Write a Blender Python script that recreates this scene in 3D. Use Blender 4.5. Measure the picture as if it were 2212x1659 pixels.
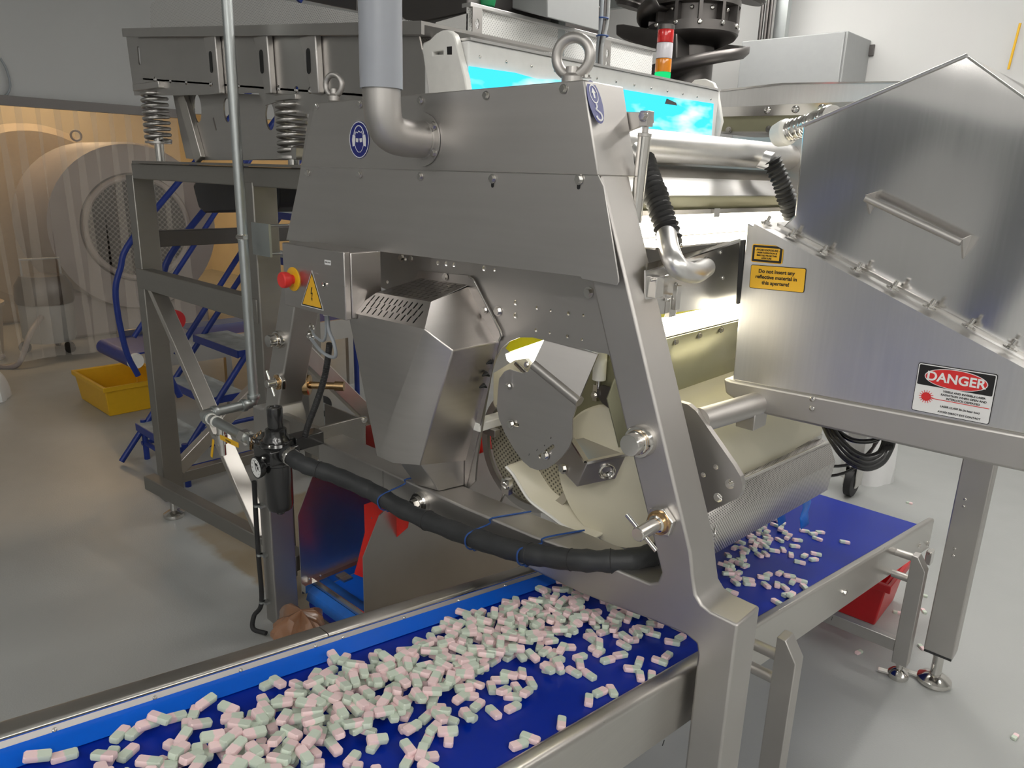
import bpy, bmesh, math, random
import numpy as np
from mathutils import Vector, Matrix
for _o in list(bpy.data.objects): bpy.data.objects.remove(_o)
S = bpy.context.scene
COL = S.collection
PI = math.pi
# ------------------------------------------------------------------ camera (calibrated from vanishing points)
RW = np.array([[0.7267738, 0.2065161, -0.6550961], [0.6862592, -0.1778782, 0.7052713], [0.0291226, -0.9621385, -0.2710008]])
FPX = 1609.857; CX, CY = 1106.0, 829.5
CAM = np.array([0.0, 0.0, 1.65])
cam = bpy.data.cameras.new('camera'); cam.sensor_width = 36.0; cam.sensor_fit = 'HORIZONTAL'
cam.lens = 36.0 * FPX / 2212.0; cam.clip_start = 0.02; cam.clip_end = 100
co = bpy.data.objects.new('camera', cam); COL.objects.link(co)
M4 = Matrix.Identity(4)
for i in range(3):
    M4[i][0] = RW[i, 0]; M4[i][1] = -RW[i, 1]; M4[i][2] = -RW[i, 2]; M4[i][3] = CAM[i]
co.matrix_world = M4
S.camera = co
# ------------------------------------------------------------------ world, exposure
w = bpy.data.worlds.new('world'); S.world = w; w.use_nodes = True
w.node_tree.nodes['Background'].inputs[0].default_value = (0.8, 0.85, 0.9, 1)
w.node_tree.nodes['Background'].inputs[1].default_value = 0.05
S.view_settings.view_transform = 'Standard'; S.view_settings.look = 'None'
S.view_settings.exposure = 0.08; S.view_settings.gamma = 1.0; S.view_settings.use_curve_mapping = False
LIGHT = 34.0      # strength of the ceiling battens
# ------------------------------------------------------------------ measuring helpers: a point of the photograph on a real plane of the place
def on(x, y, X=None, Y=None, Z=None):
    r = RW @ np.array([x - CX, y - CY, FPX])
    if X is not None: t = (X - CAM[0]) / r[0]
    elif Y is not None: t = (Y - CAM[1]) / r[1]
    else: t = (Z - CAM[2]) / r[2]
    return Vector(CAM + t * r)
def onp(x, y, p, n):
    r = RW @ np.array([x - CX, y - CY, FPX]); n = np.array(n); t = ((np.array(p) - CAM) @ n) / (r @ n)
    return Vector(CAM + t * r)
V = Vector
EX, EY, EZ = V((1, 0, 0)), V((0, 1, 0)), V((0, 0, 1))
# ------------------------------------------------------------------ mesh builder
def basis(n):
    n = V(n).normalized()
    a = EZ if abs(n.z) < 0.9 else EX
    u = a.cross(n).normalized(); v = n.cross(u)
    return u, v, n
class B:
    def __init__(s): s.bm = bmesh.new()
    def faces(s, pts, fs):
        vs = [s.bm.verts.new(p) for p in pts]
        for f in fs:
            try: s.bm.faces.new([vs[i] for i in f])
            except ValueError: pass
        return s
    def box(s, x0, x1, y0, y1, z0, z1):
        p = [(x, y, z) for x in (x0, x1) for y in (y0, y1) for z in (z0, z1)]
        return s.faces(p, [(0, 1, 3, 2), (4, 6, 7, 5), (0, 4, 5, 1), (2, 3, 7, 6), (0, 2, 6, 4), (1, 5, 7, 3)])
    def obox(s, c, u, v, w, du, dv, dw):      # oriented box, half sizes
        c, u, v, w = V(c), V(u).normalized() * du, V(v).normalized() * dv, V(w).normalized() * dw
        p = [c + a * u + b * v + d * w for a in (-1, 1) for b in (-1, 1) for d in (-1, 1)]
        return s.faces(p, [(0, 1, 3, 2), (4, 6, 7, 5), (0, 4, 5, 1), (2, 3, 7, 6), (0, 2, 6, 4), (1, 5, 7, 3)])
    def beam(s, a, b, wu, wv, up=EZ):          # rectangular bar from a to b
        a, b = V(a), V(b); d = (b - a)
        up = V(up)
        if abs(d.normalized().dot(up)) > .99: up = EY
        u = up.cross(d).normalized(); v = d.cross(u).normalized()
        return s.obox((a + b) / 2, d, u, v, d.length / 2, wu / 2, wv / 2)
    def prism(s, poly, vec):
        poly = [V(p) for p in poly]; vec = V(vec); n = len(poly)
        a = [s.bm.verts.new(p) for p in poly]; b = [s.bm.verts.new(p + vec) for p in poly]
        s.bm.faces.new(a); s.bm.faces.new(b[::-1])
        for i in range(n): s.bm.faces.new((a[i], b[i], b[(i + 1) % n], a[(i + 1) % n]))
        return s
    def loft(s, A, Bp, cap=True):              # two polygons of equal count
        n = len(A); a = [s.bm.verts.new(p) for p in A]; b = [s.bm.verts.new(p) for p in Bp]
        for i in range(n): s.bm.faces.new((a[i], b[i], b[(i + 1) % n], a[(i + 1) % n]))
        if cap: s.bm.faces.new(a); s.bm.faces.new(b[::-1])
        return s
    def plate(s, outer, holes, o, u, v, t):    # flat sheet with real holes; 2-D outlines in the (u, v) frame, thickness vector t
        o, u, v, t = V(o), V(u), V(v), V(t)
        def P(q): return o + u * q[0] + v * q[1]
        tmp = bmesh.new(); loops = []
        for L in [outer] + list(holes):
            vs = [tmp.verts.new(P(q)) for q in L]
            for i in range(len(vs)): tmp.edges.new((vs[i], vs[(i + 1) % len(vs)]))
            loops.append(len(vs))
        bmesh.ops.triangle_fill(tmp, use_beauty=True, use_dissolve=False, edges=tmp.edges[:])
        tmp.verts.index_update()
        base = [x.co.copy() for x in tmp.verts]; fs = [[q.index for q in f.verts] for f in tmp.faces]
        a = [s.bm.verts.new(p) for p in base]; b = [s.bm.verts.new(p + t) for p in base]
        for f in fs:
            s.bm.faces.new([a[i] for i in f]); s.bm.faces.new([b[i] for i in f][::-1])
        k = 0
        for n in loops:
            for i in range(n):
                i0, i1 = k + i, k + (i + 1) % n
                s.bm.faces.new((a[i0], b[i0], b[i1], a[i1]))
            k += n
        tmp.free(); return s
    def tube(s, pts, r, n=12, closed=False, cap=True):
        pts = [V(p) for p in pts]; m = len(pts)
        rr = r if isinstance(r, (list, tuple)) else [r] * m
        tang = []
        for i in range(m):
            if closed: d = pts[(i + 1) % m] - pts[i - 1]
            else: d = pts[min(i + 1, m - 1)] - pts[max(i - 1, 0)]
            tang.append(d.normalized())
        u, v, _ = basis(tang[0]); rings = []
        for i in range(m):
            if i: 
                u = (u - tang[i] * u.dot(tang[i])).normalized(); v = tang[i].cross(u)
            rings.append([s.bm.verts.new(pts[i] + (u * math.cos(a) + v * math.sin(a)) * rr[i]) for a in (2 * PI * k / n for k in range(n))])
        for i in range(m if closed else m - 1):
            A, Bq = rings[i], rings[(i + 1) % m]
            for k in range(n): s.bm.faces.new((A[k], A[(k + 1) % n], Bq[(k + 1) % n], Bq[k]))
        if cap and not closed:
            s.bm.faces.new(rings[0][::-1]); s.bm.faces.new(rings[-1])
        return s
    def cyl(s, a, b, r, r2=None, n=20): return s.tube([a, b], [r, r if r2 is None else r2], n)
    def lathe(s, prof, o, ax, n=24):           # prof: (radius, height)
        o = V(o); u, v, w_ = basis(ax); rings = []
        for r, h in prof:
            if r < 1e-6: rings.append([s.bm.verts.new(o + w_ * h)])
            else: rings.append([s.bm.verts.new(o + w_ * h + (u * math.cos(2 * PI * k / n) + v * math.sin(2 * PI * k / n)) * r) for k in range(n)])
        for A, Bq in zip(rings, rings[1:]):
            for k in range(n):
                k1 = (k + 1) % n
                if len(A) == 1 and len(Bq) == 1: continue
                if len(A) == 1: s.bm.faces.new((A[0], Bq[k1], Bq[k]))
                elif len(Bq) == 1: s.bm.faces.new((A[k], A[k1], Bq[0]))
                else: s.bm.faces.new((A[k], A[k1], Bq[k1], Bq[k]))
        if abs(prof[0][1] - prof[-1][1]) < 1e-6 and len(prof) > 2 and prof[0][0] > 1e-6 and prof[-1][0] > 1e-6:      # hollow ring
            A, Bq = rings[-1], rings[0]
            for k in range(n): s.bm.faces.new((A[k], A[(k + 1) % n], Bq[(k + 1) % n], Bq[k]))
            return s
        if len(rings[0]) > 1: s.bm.faces.new(rings[0][::-1])
        if len(rings[-1]) > 1: s.bm.faces.new(rings[-1])
        return s
    def disc(s, c, nrm, r, h, n=24): return s.lathe([(r, 0), (r, h)], c, nrm, n)
    def torus(s, c, nrm, R, r, n=28, m=10):
        u, v, _ = basis(nrm); c = V(c)
        return s.tube([c + (u * math.cos(2 * PI * k / n) + v * math.sin(2 * PI * k / n)) * R for k in range(n)], r, m, closed=True)
    def sheet(s, rows):                        # grid of points -> surface
        g = [[s.bm.verts.new(p) for p in r] for r in rows]
        for A, Bq in zip(g, g[1:]):
            for k in range(len(A) - 1): s.bm.faces.new((A[k], A[k + 1], Bq[k + 1], Bq[k]))
        return s
MESHN = 0
def mesh_of(b, mat, smooth=35):
    bmesh.ops.recalc_face_normals(b.bm, faces=b.bm.faces[:])
    me = bpy.data.meshes.new('mesh'); b.bm.to_mesh(me); b.bm.free()
    if mat is not None: me.materials.append(mat)
    if smooth:
        me.polygons.foreach_set('use_smooth', [True] * len(me.polygons))
        me.set_sharp_from_angle(angle=math.radians(smooth))
    me.update(); return me
PINV = {}
def link(name, me, parent=None, mw=None):
    # meshes are modelled in place: a child's own matrix is its place in the room, its parent's is undone
    o = bpy.data.objects.new(name, me); COL.objects.link(o)
    if mw is not None: o.matrix_basis = mw
    if parent is not None: o.parent = parent; o.matrix_parent_inverse = PINV[parent.name]
    PINV[o.name] = o.matrix_basis.inverted()
    return o
def obj(name, b, mat, parent=None, bevel=0, seg=2, smooth=35, label=None):
    o = link(name, mesh_of(b, mat, smooth), parent)
    if bevel:
        m = o.modifiers.new('bevel', 'BEVEL'); m.width = bevel; m.segments = seg; m.limit_method = 'ANGLE'; m.angle_limit = math.radians(40)
    if label: o['label'] = label
    return o
def solid(o, t, off=-1):
    m = o.modifiers.new('thick', 'SOLIDIFY'); m.thickness = t; m.offset = off; return o
def thing(name, label, cat, loc=(0, 0, 0), group=None, kind=None):
    o = bpy.data.objects.new(name, None); COL.objects.link(o); o.location = loc; o.empty_display_size = .05
    PINV[o.name] = Matrix.Translation(-V(loc)); return tag(o, label, cat, group, kind)
def tag(o, label, cat=None, group=None, kind=None):
    if label: o['label'] = label
    if cat: o['category'] = cat
    if group: o['group'] = group
    if kind: o['kind'] = kind
    return o
def struct(name, b, mat, label=None, smooth=35):
    o = obj(name, b, mat, smooth=smooth); o['kind'] = 'structure'
    if label: o['label'] = label
    return o
def bez(p0, p1, p2, p3, n=12):
    p0, p1, p2, p3 = map(V, (p0, p1, p2, p3)); out = []
    for i in range(n + 1):
        t = i / n; out.append(p0 * (1 - t) ** 3 + p1 * 3 * t * (1 - t) ** 2 + p2 * 3 * t * t * (1 - t) + p3 * t ** 3)
    return out
def spline(pts, n=8):                          # Catmull-Rom through the points
    pts = [V(p) for p in pts]; P = [pts[0] * 2 - pts[1]] + pts + [pts[-1] * 2 - pts[-2]]; out = []
    for i in range(1, len(P) - 2):
        a, b, c, d = P[i - 1:i + 3]
        for k in range(n):
            t = k / n
            out.append(.5 * ((2 * b) + (c - a) * t + (2 * a - 5 * b + 4 * c - d) * t * t + (3 * b - a - 3 * c + d) * t ** 3))
    return out + [pts[-1]]
def circ(cx, cy, r, n=16, ry=None): return [(cx + r * math.cos(2 * PI * k / n), cy + (ry or r) * math.sin(2 * PI * k / n)) for k in range(n)]
def slot(cx, cy, L, wd, ang, n=5):             # rounded slot outline
    out = []; ca, sa = math.cos(ang), math.sin(ang); r = wd / 2; h = L / 2 - r
    for sgn in (1, -1):
        for k in range(n + 1):
            a = -PI / 2 + PI * k / n
            x, y = sgn * (h + r * math.cos(a)), sgn * r * math.sin(a)
            out.append((cx + x * ca - y * sa, cy + x * sa + y * ca))
    return out
def rrect(x0, x1, y0, y1, r, n=4):
    out = []
    for cx, cy, a0 in ((x1 - r, y1 - r, 0), (x0 + r, y1 - r, 90), (x0 + r, y0 + r, 180), (x1 - r, y0 + r, 270)):
        for k in range(n + 1):
            a = math.radians(a0 + 90 * k / n); out.append((cx + r * math.cos(a), cy + r * math.sin(a)))
    return out
def frame_m(p, u, v, n):
    m = Matrix.Identity(4)
    for i in range(3): m[i][0] = u[i]; m[i][1] = v[i]; m[i][2] = n[i]; m[i][3] = p[i]
    return m
# ------------------------------------------------------------------ materials
def mk(name):
    m = bpy.data.materials.new(name); m.use_nodes = True
    nt = m.node_tree; return m, nt, nt.nodes['Principled BSDF']
def node(nt, t, **kw):
    n = nt.nodes.new(t)
    for k, v_ in kw.items():
        if k in n.inputs: n.inputs[k].default_value = v_
        else: setattr(n, k, v_)
    return n
def plain(name, c, rough=.5, metal=0, noise=.04, nscale=30, bump=0, bscale=200, spec=None, coat=0, alpha=None, trans=0):
    m, nt, p = mk(name)
    p.inputs['Roughness'].default_value = rough; p.inputs['Metallic'].default_value = metal
    if spec is not None: p.inputs['Specular IOR Level'].default_value = spec
    if coat: p.inputs['Coat Weight'].default_value = coat; p.inputs['Coat Roughness'].default_value = .1
    if alpha is not None: p.inputs['Alpha'].default_value = alpha
    if trans: p.inputs['Transmission Weight'].default_value = trans
    tc = node(nt, 'ShaderNodeTexCoord'); nz = node(nt, 'ShaderNodeTexNoise', Scale=nscale, Detail=4.0)
    nt.links.new(tc.outputs['Object'], nz.inputs['Vector'])
    mx = node(nt, 'ShaderNodeMix', data_type='RGBA')
    mx.inputs[6].default_value = (*[max(0, x * (1 - noise * 2)) for x in c], 1); mx.inputs[7].default_value = (*[min(1, x * (1 + noise * 2)) for x in c], 1)
    nt.links.new(nz.outputs['Fac'], mx.inputs[0]); nt.links.new(mx.outputs[2], p.inputs['Base Color'])
    if bump:
        n2 = node(nt, 'ShaderNodeTexNoise', Scale=bscale, Detail=3.0); nt.links.new(tc.outputs['Object'], n2.inputs['Vector'])
        bp = node(nt, 'ShaderNodeBump', Strength=bump, Distance=.002); nt.links.new(n2.outputs['Fac'], bp.inputs['Height']); nt.links.new(bp.outputs['Normal'], p.inputs['Normal'])
    return m
def steel(name, c=(.56, .54, .52), rough=.38, stretch=(6, 6, 400), rvar=.08, bump=.02, wave=0.0):
    m, nt, p = mk(name); p.inputs['Metallic'].default_value = 1
    tc = node(nt, 'ShaderNodeTexCoord'); mp = node(nt, 'ShaderNodeMapping'); mp.inputs['Scale'].default_value = stretch
    nt.links.new(tc.outputs['Object'], mp.inputs['Vector'])
    nz = node(nt, 'ShaderNodeTexNoise', Scale=1.0, Detail=4.0); nt.links.new(mp.outputs['Vector'], nz.inputs['Vector'])
    n2 = node(nt, 'ShaderNodeTexNoise', Scale=3.5, Detail=4.0); nt.links.new(tc.outputs['Object'], n2.inputs['Vector'])
    mr = node(nt, 'ShaderNodeMapRange'); mr.inputs['To Min'].default_value = rough - rvar; mr.inputs['To Max'].default_value = rough + rvar
    ad = node(nt, 'ShaderNodeMath', operation='ADD'); nt.links.new(nz.outputs['Fac'], ad.inputs[0]); nt.links.new(n2.outputs['Fac'], ad.inputs[1])
    ml = node(nt, 'ShaderNodeMath', operation='MULTIPLY'); nt.links.new(ad.outputs[0], ml.inputs[0]); ml.inputs[1].default_value = .5
    nt.links.new(ml.outputs[0], mr.inputs['Value']); nt.links.new(mr.outputs['Result'], p.inputs['Roughness'])
    mx = node(nt, 'ShaderNodeMix', data_type='RGBA')
    mx.inputs[6].default_value = (*[x * .88 for x in c], 1); mx.inputs[7].default_value = (*[min(1, x * 1.1) for x in c], 1)
    nt.links.new(ml.outputs[0], mx.inputs[0]); nt.links.new(mx.outputs[2], p.inputs['Base Color'])
    bp = node(nt, 'ShaderNodeBump', Strength=bump, Distance=.001); nt.links.new(nz.outputs['Fac'], bp.inputs['Height'])
    if wave:                                    # gentle oil-canning of thin sheet
        n3 = node(nt, 'ShaderNodeTexNoise', Scale=2.6, Detail=0.0); nt.links.new(tc.outputs['Object'], n3.inputs['Vector'])
        b3 = node(nt, 'ShaderNodeBump', Strength=1.0, Distance=wave); nt.links.new(n3.outputs['Fac'], b3.inputs['Height'])
        nt.links.new(b3.outputs['Normal'], bp.inputs['Normal'])
    nt.links.new(bp.outputs['Normal'], p.inputs['Normal']); return m
def perforated(name, c=(.6, .58, .56), pitch=.006, hole=.5, metal=1, rough=.35, axes='YZ', dark=.03):
    m, nt, p = mk(name); p.inputs['Metallic'].default_value = metal; p.inputs['Roughness'].default_value = rough
    tc = node(nt, 'ShaderNodeTexCoord'); sp = node(nt, 'ShaderNodeSeparateXYZ'); nt.links.new(tc.outputs['Object'], sp.inputs[0])
    cb = node(nt, 'ShaderNodeCombineXYZ')
    nt.links.new(sp.outputs[axes[0]], cb.inputs[0]); nt.links.new(sp.outputs[axes[1]], cb.inputs[1])
    mp = node(nt, 'ShaderNodeMapping'); mp.inputs['Scale'].default_value = (1 / pitch,) * 3; mp.inputs['Rotation'].default_value = (0, 0, PI / 4)
    nt.links.new(cb.outputs[0], mp.inputs['Vector'])
    vo = node(nt, 'ShaderNodeTexVoronoi', voronoi_dimensions='2D', Scale=1.0, Randomness=0.0); nt.links.new(mp.outputs['Vector'], vo.inputs['Vector'])
    rp = node(nt, 'ShaderNodeMapRange'); rp.inputs['From Min'].default_value = hole * .5 - .06; rp.inputs['From Max'].default_value = hole * .5 + .06
    nt.links.new(vo.outputs['Distance'], rp.inputs['Value'])
    mx = node(nt, 'ShaderNodeMix', data_type='RGBA'); mx.inputs[6].default_value = (c[0] * dark, c[1] * dark, c[2] * dark, 1); mx.inputs[7].default_value = (*c, 1)
    nt.links.new(rp.outputs['Result'], mx.inputs[0]); nt.links.new(mx.outputs[2], p.inputs['Base Color'])
    bp = node(nt, 'ShaderNodeBump', Strength=.5, Distance=.002); nt.links.new(vo.outputs['Distance'], bp.inputs['Height']); nt.links.new(bp.outputs['Normal'], p.inputs['Normal'])
    return m
def glow(name, c, s):
    m = bpy.data.materials.new(name); m.use_nodes = True; nt = m.node_tree; nt.nodes.clear()
    e = node(nt, 'ShaderNodeEmission'); e.inputs[0].default_value = (*c, 1); e.inputs[1].default_value = s
    o = node(nt, 'ShaderNodeOutputMaterial'); nt.links.new(e.outputs[0], o.inputs[0]); return m
m_frame = steel('steel_blasted', (.54, .52, .50), .46, (9, 9, 9), .05, .01)
m_hood = steel('steel_hood', (.58, .56, .54), .44, (4, 4, 60), .05, .008)
m_cover = steel('steel_cover', (.60, .57, .55), .30, (5, 5, 90), .07, .01, wave=.002)
m_laser = steel('steel_brushed_sheet', (.77, .76, .75), .32, (160, 20, 5), .06, .015)
m_laserup = steel('steel_wavy_sheet', (.80, .79, .78), .17, (160, 20, 5), .03, .010, wave=.085)
m_bright = steel('steel_polished', (.68, .66, .63), .16, (20, 20, 20), .05, .01)
m_rail = steel('steel_rail', (.60, .58, .55), .30, (200, 5, 200), .08, .015)
m_stand = steel('steel_stand', (.36, .345, .32), .48, (10, 10, 60), .06, .012)
m_galv = steel('galvanised', (.52, .55, .55), .42, (40, 40, 12), .1, .05)
m_tray = steel('steel_tray', (.55, .53, .51), .34, (10, 10, 10), .08, .02)
m_brass = steel('bronze', (.62, .42, .22), .25, (20, 20, 20), .05, .01)
m_dimple = perforated('dimpled_steel', (.74, .73, .72), .0075, .5, metal=.35, axes='XZ', dark=.45)
m_dimpleY = perforated('dimpled_steel_end', (.62, .61, .6), .0075, .5, axes='YZ', dark=.35)
m_perf = perforated('perforated_steel', (.70, .67, .65), .0062, .52, axes='YZ', dark=.12)
m_mesh = perforated('wire_mesh', (.16, .15, .145), .035, .85, axes='YZ', dark=.06)
m_drumtex = perforated('woven_belt', (.40, .37, .28), .010, .55, metal=0, axes='XZ', dark=.2)
m_black = plain('black_plastic', (.012, .012, .013), .2, spec=.7, coat=.4)
m_rubber = plain('black_rubber', (.022, .022, .023), .55, bump=.4, bscale=60)
m_hose = plain('hose_wrap', (.03, .032, .034), .55, noise=.25, nscale=18, bump=1.0, bscale=38)
m_white = plain('white_plastic', (.85, .84, .80), .35)
m_cream = plain('cream_liner', (.68, .64, .50), .38, noise=.03, nscale=6)
m_olive = plain('olive_panel', (.34, .33, .22), .35, metal=.45, noise=.05, nscale=9)
m_pvc = plain('grey_pvc', (.38, .40, .44), .28, noise=.02)
m_grey = plain('grey_enamel', (.34, .35, .35), .5, noise=.02)
m_cable = plain('grey_cable', (.36, .39, .42), .4)
m_red = plain('red_plastic', (.72, .035, .03), .32, noise=.05)
m_redsheet = plain('red_sheet', (.85, .03, .02), .42, noise=.03)
m_redcrate = plain('red_crate', (.55, .02, .025), .35, noise=.05)
m_yellow = plain('yellow_plastic', (.82, .47, .015), .38, noise=.03)
m_signY = plain('sign_yellow', (.85, .48, .03), .4, noise=.02)
m_signB = plain('sign_blue', (.018, .025, .20), .35, noise=.02)
m_signW = plain('sign_white', (.82, .82, .82), .4, noise=.01)
m_ink = plain('sign_black', (.012, .011, .011), .4, noise=.02)
m_signR = plain('sign_red', (.70, .03, .03), .4, noise=.02)
m_belt = plain('belt_blue', (.0, .019, .30), .36, spec=.2, noise=.05, nscale=3, bump=.05, bscale=900)
m_guard = plain('guard_blue', (.0, .115, .68), .34, spec=.3, noise=.06, nscale=5)
m_bluefilm = plain('blue_flap', (.02, .18, .72), .35, noise=.08)
m_bluepaint = plain('blue_paint', (.012, .035, .24), .4, noise=.08)
m_greenp = plain('green_plastic', (.01, .25, .09), .35)
m_tread = plain('ladder_tread', (.40, .44, .45), .6, noise=.25, nscale=14)
m_bag = plain('brown_poly_bag', (.24, .12, .065), .28, noise=.15, nscale=9, coat=.3)
m_drum = plain('drum_grey', (.34, .31, .31), .5, noise=.08, nscale=4)
m_dark = plain('dark_navy_plastic', (.012, .013, .02), .35)
m_elev = steel('elevator_grey', (.16, .15, .145), .42, (5, 5, 5), .05, .01)
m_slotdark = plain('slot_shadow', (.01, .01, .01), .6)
m_tie = plain('tie_blue', (.02, .07, .25), .4)
m_glassred = plain('lens_red', (.75, .02, .02), .15, coat=.5)
m_glassor = plain('lens_orange', (.85, .28, .01), .15, coat=.5)
m_lensw = plain('lens_white', (.85, .82, .88), .2, coat=.5)
m_lenshot = glow('lamp_tube_glow', (1.0, .93, .74), 11)
m_lensgreen = glow('lens_green_lit', (.02, .75, .22), 1.0)
m_yglow = plain('yellow_strip', (.85, .80, .02), .35)
# ================================================================== shared small pieces
def _bolt_mesh():
    b = B(); b.lathe([(1.45, 0), (1.45, .22)], (0, 0, 0), EZ, 18)
    b.prism([(math.cos(PI / 3 * k), math.sin(PI / 3 * k), .2) for k in range(6)], (0, 0, .75))
    return mesh_of(b, m_bright)
BOLT = _bolt_mesh()
def _dome_mesh():
    b = B(); b.lathe([(1, 0), (.95, .3), (.7, .58), (.35, .66), (.35, .4), (0, .4)], (0, 0, 0), EZ, 14)
    return mesh_of(b, m_bright)
DOME = _dome_mesh()
def _chain():
    b = B(); b.tube([V((.0035 * math.cos(a), .0055 * math.sin(a), 0)) for a in [2 * PI * k / 10 for k in range(10)]], .0011, 5, closed=True); return mesh_of(b, m_brass)
CHAIN = _chain()
def bolt(parent, p, n, r=.0075, dome=False, name='bolt'):
    u, v, w_ = basis(n)
    return link(name, DOME if dome else BOLT, parent, frame_m(V(p), u * r, v * r, w_ * r))
def lettering(parent, body, c, u, v, size, mat, name='lettering', align='CENTER', spacing=1.0, sx=1.0, bold=0.0):
    cu = bpy.data.curves.new('t', 'FONT'); cu.body = body; cu.size = size; cu.align_x = align; cu.align_y = 'CENTER'; cu.extrude = .0002
    cu.space_line = spacing; cu.offset = bold
    t = bpy.data.objects.new('t', cu); COL.objects.link(t)
    dg = bpy.context.evaluated_depsgraph_get(); me = bpy.data.meshes.new_from_object(t.evaluated_get(dg))
    bpy.data.objects.remove(t); me.materials.clear(); me.materials.append(mat)
    u, v = V(u).normalized(), V(v).normalized(); n = u.cross(v)
    return link(name, me, parent, frame_m(V(c) + n * .0004, u * sx, v, n))
def flat(parent, name, pts, c, u, v, mat, t=.0004, label=None):     # flat print outline (2-D) on a surface
    b = B(); u, v = V(u).normalized(), V(v).normalized(); n = u.cross(v)
    b.prism([V(c) + u * x + v * y for x, y in pts], n * t)
    return obj(name, b, mat, parent, smooth=0, label=label)
def foot(parent, x, y, ztop, r=.045, name='foot', ear=True):
    b = B(); b.lathe([(r * .9, 0), (r, .008), (r * .96, .02), (r * .6, .032), (r * .32, .036), (r * .3, ztop - .01), (r * .42, ztop - .01), (r * .42, ztop + .02)], (x, y, 0), EZ, 24)
    if ear: b.beam((x - r * .7, y - .01, .012), (x - r * 1.75, y - .02, .012), .02, .006)
    return obj(name, b, m_bright, parent)
# ================================================================== the room
def floor_mat():
    m, nt, p = mk('floor_epoxy')
    tc = node(nt, 'ShaderNodeTexCoord'); L = nt.links.new
    n1 = node(nt, 'ShaderNodeTexNoise', Scale=.9, Detail=5.0); n2 = node(nt, 'ShaderNodeTexNoise', Scale=160.0, Detail=2.0); n3 = node(nt, 'ShaderNodeTexNoise', Scale=7.0, Detail=5.0)
    for n in (n1, n2, n3): L(tc.outputs['Object'], n.inputs['Vector'])
    c1 = node(nt, 'ShaderNodeMix', data_type='RGBA'); c1.inputs[6].default_value = (.33, .34, .335, 1); c1.inputs[7].default_value = (.43, .44, .43, 1)
    L(n1.outputs['Fac'], c1.inputs[0])
    # worn, uncoated patch under the machine (a stain with its own outline)
    sp = node(nt, 'ShaderNodeSeparateXYZ'); L(tc.outputs['Object'], sp.inputs[0])
    def M(op, a, b_=None, clamp=False):
        n = node(nt, 'ShaderNodeMath', operation=op, use_clamp=clamp)
        for i, q in enumerate((a, b_)):
            if q is None: continue
            if isinstance(q, (int, float)): n.inputs[i].default_value = q
            else: L(q, n.inputs[i])
        return n.outputs[0]
    wob = M('MULTIPLY', M('SUBTRACT', n3.outputs['Fac'], .5), .12)
    def edge(a, lo, hi):
        q = M('ADD', a, wob)
        return M('MULTIPLY', M('MULTIPLY', M('SUBTRACT', q, lo), 30.0, True), M('MULTIPLY', M('SUBTRACT', hi, q), 30.0, True))
    mask = M('MULTIPLY', edge(sp.outputs[0], -3.28, -1.3), edge(sp.outputs[1], 1.28, 2.35), True)
    c2 = node(nt, 'ShaderNodeMix', data_type='RGBA'); c2.inputs[7].default_value = (.26, .20, .12, 1); L(c1.outputs[2], c2.inputs[6]); L(M('MULTIPLY', mask, M('ADD', .55, M('MULTIPLY', n3.outputs['Fac'], .5))), c2.inputs[0])
    L(c2.outputs[2], p.inputs['Base Color'])
    mr = node(nt, 'ShaderNodeMapRange'); mr.inputs['To Min'].default_value = .24; mr.inputs['To Max'].default_value = .46; L(n3.outputs['Fac'], mr.inputs['Value']); L(mr.outputs['Result'], p.inputs['Roughness'])
    bp = node(nt, 'ShaderNodeBump', Strength=.35, Distance=.0015); L(n2.outputs['Fac'], bp.inputs['Height']); L(bp.outputs['Normal'], p.inputs['Normal'])
    return m
m_floor = floor_mat()
m_wall = plain('wall_panel', (.62, .63, .63), .55, noise=.02, nscale=2)
m_wallw = plain('wall_panel_white', (.58, .58, .57), .5, noise=.015, nscale=2)
m_ceil = plain('ceiling_panel', (.62, .62, .6), .6, noise=.02, nscale=2)
m_amber = plain('wall_cream', (.74, .66, .50), .6, noise=.06, nscale=2)
XL, YB, YF, XR, ZC = -6.8, 5.7, -3.6, 4.2, 3.5
struct('floor', B().box(-12, XR, YF, YB, -.06, 0), m_floor, 'smooth grey epoxy floor with a worn brown patch')
struct('wall_back', B().box(XL, XR, YB, YB + .1, 0, ZC), m_wallw, 'white panelled back wall')
struct('wall_front', B().box(-12, XR, YF - .1, YF, 0, ZC), m_wall)
struct('wall_right', B().box(XR, XR + .1, YF, YB, 0, ZC), m_wallw)
wl = struct('wall_left', B().box(XL - .1, XL, YF, .9, 0, ZC).box(XL - .1, XL, 4.6, YB, 0, ZC).box(XL - .1, XL, .9, 4.6, 2.08, ZC), m_wall, 'grey panel wall above the curtained opening')
struct('ceiling', B().box(-12, XR, YF, YB, ZC, ZC + .1), m_ceil)
struct('wall_annex', B().box(-12.1, -12, YF, YB, 0, ZC).box(-12, XL - .1, 5.6, 5.7, 0, ZC), m_amber, 'warm lit wall of the room beyond the curtain')
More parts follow.
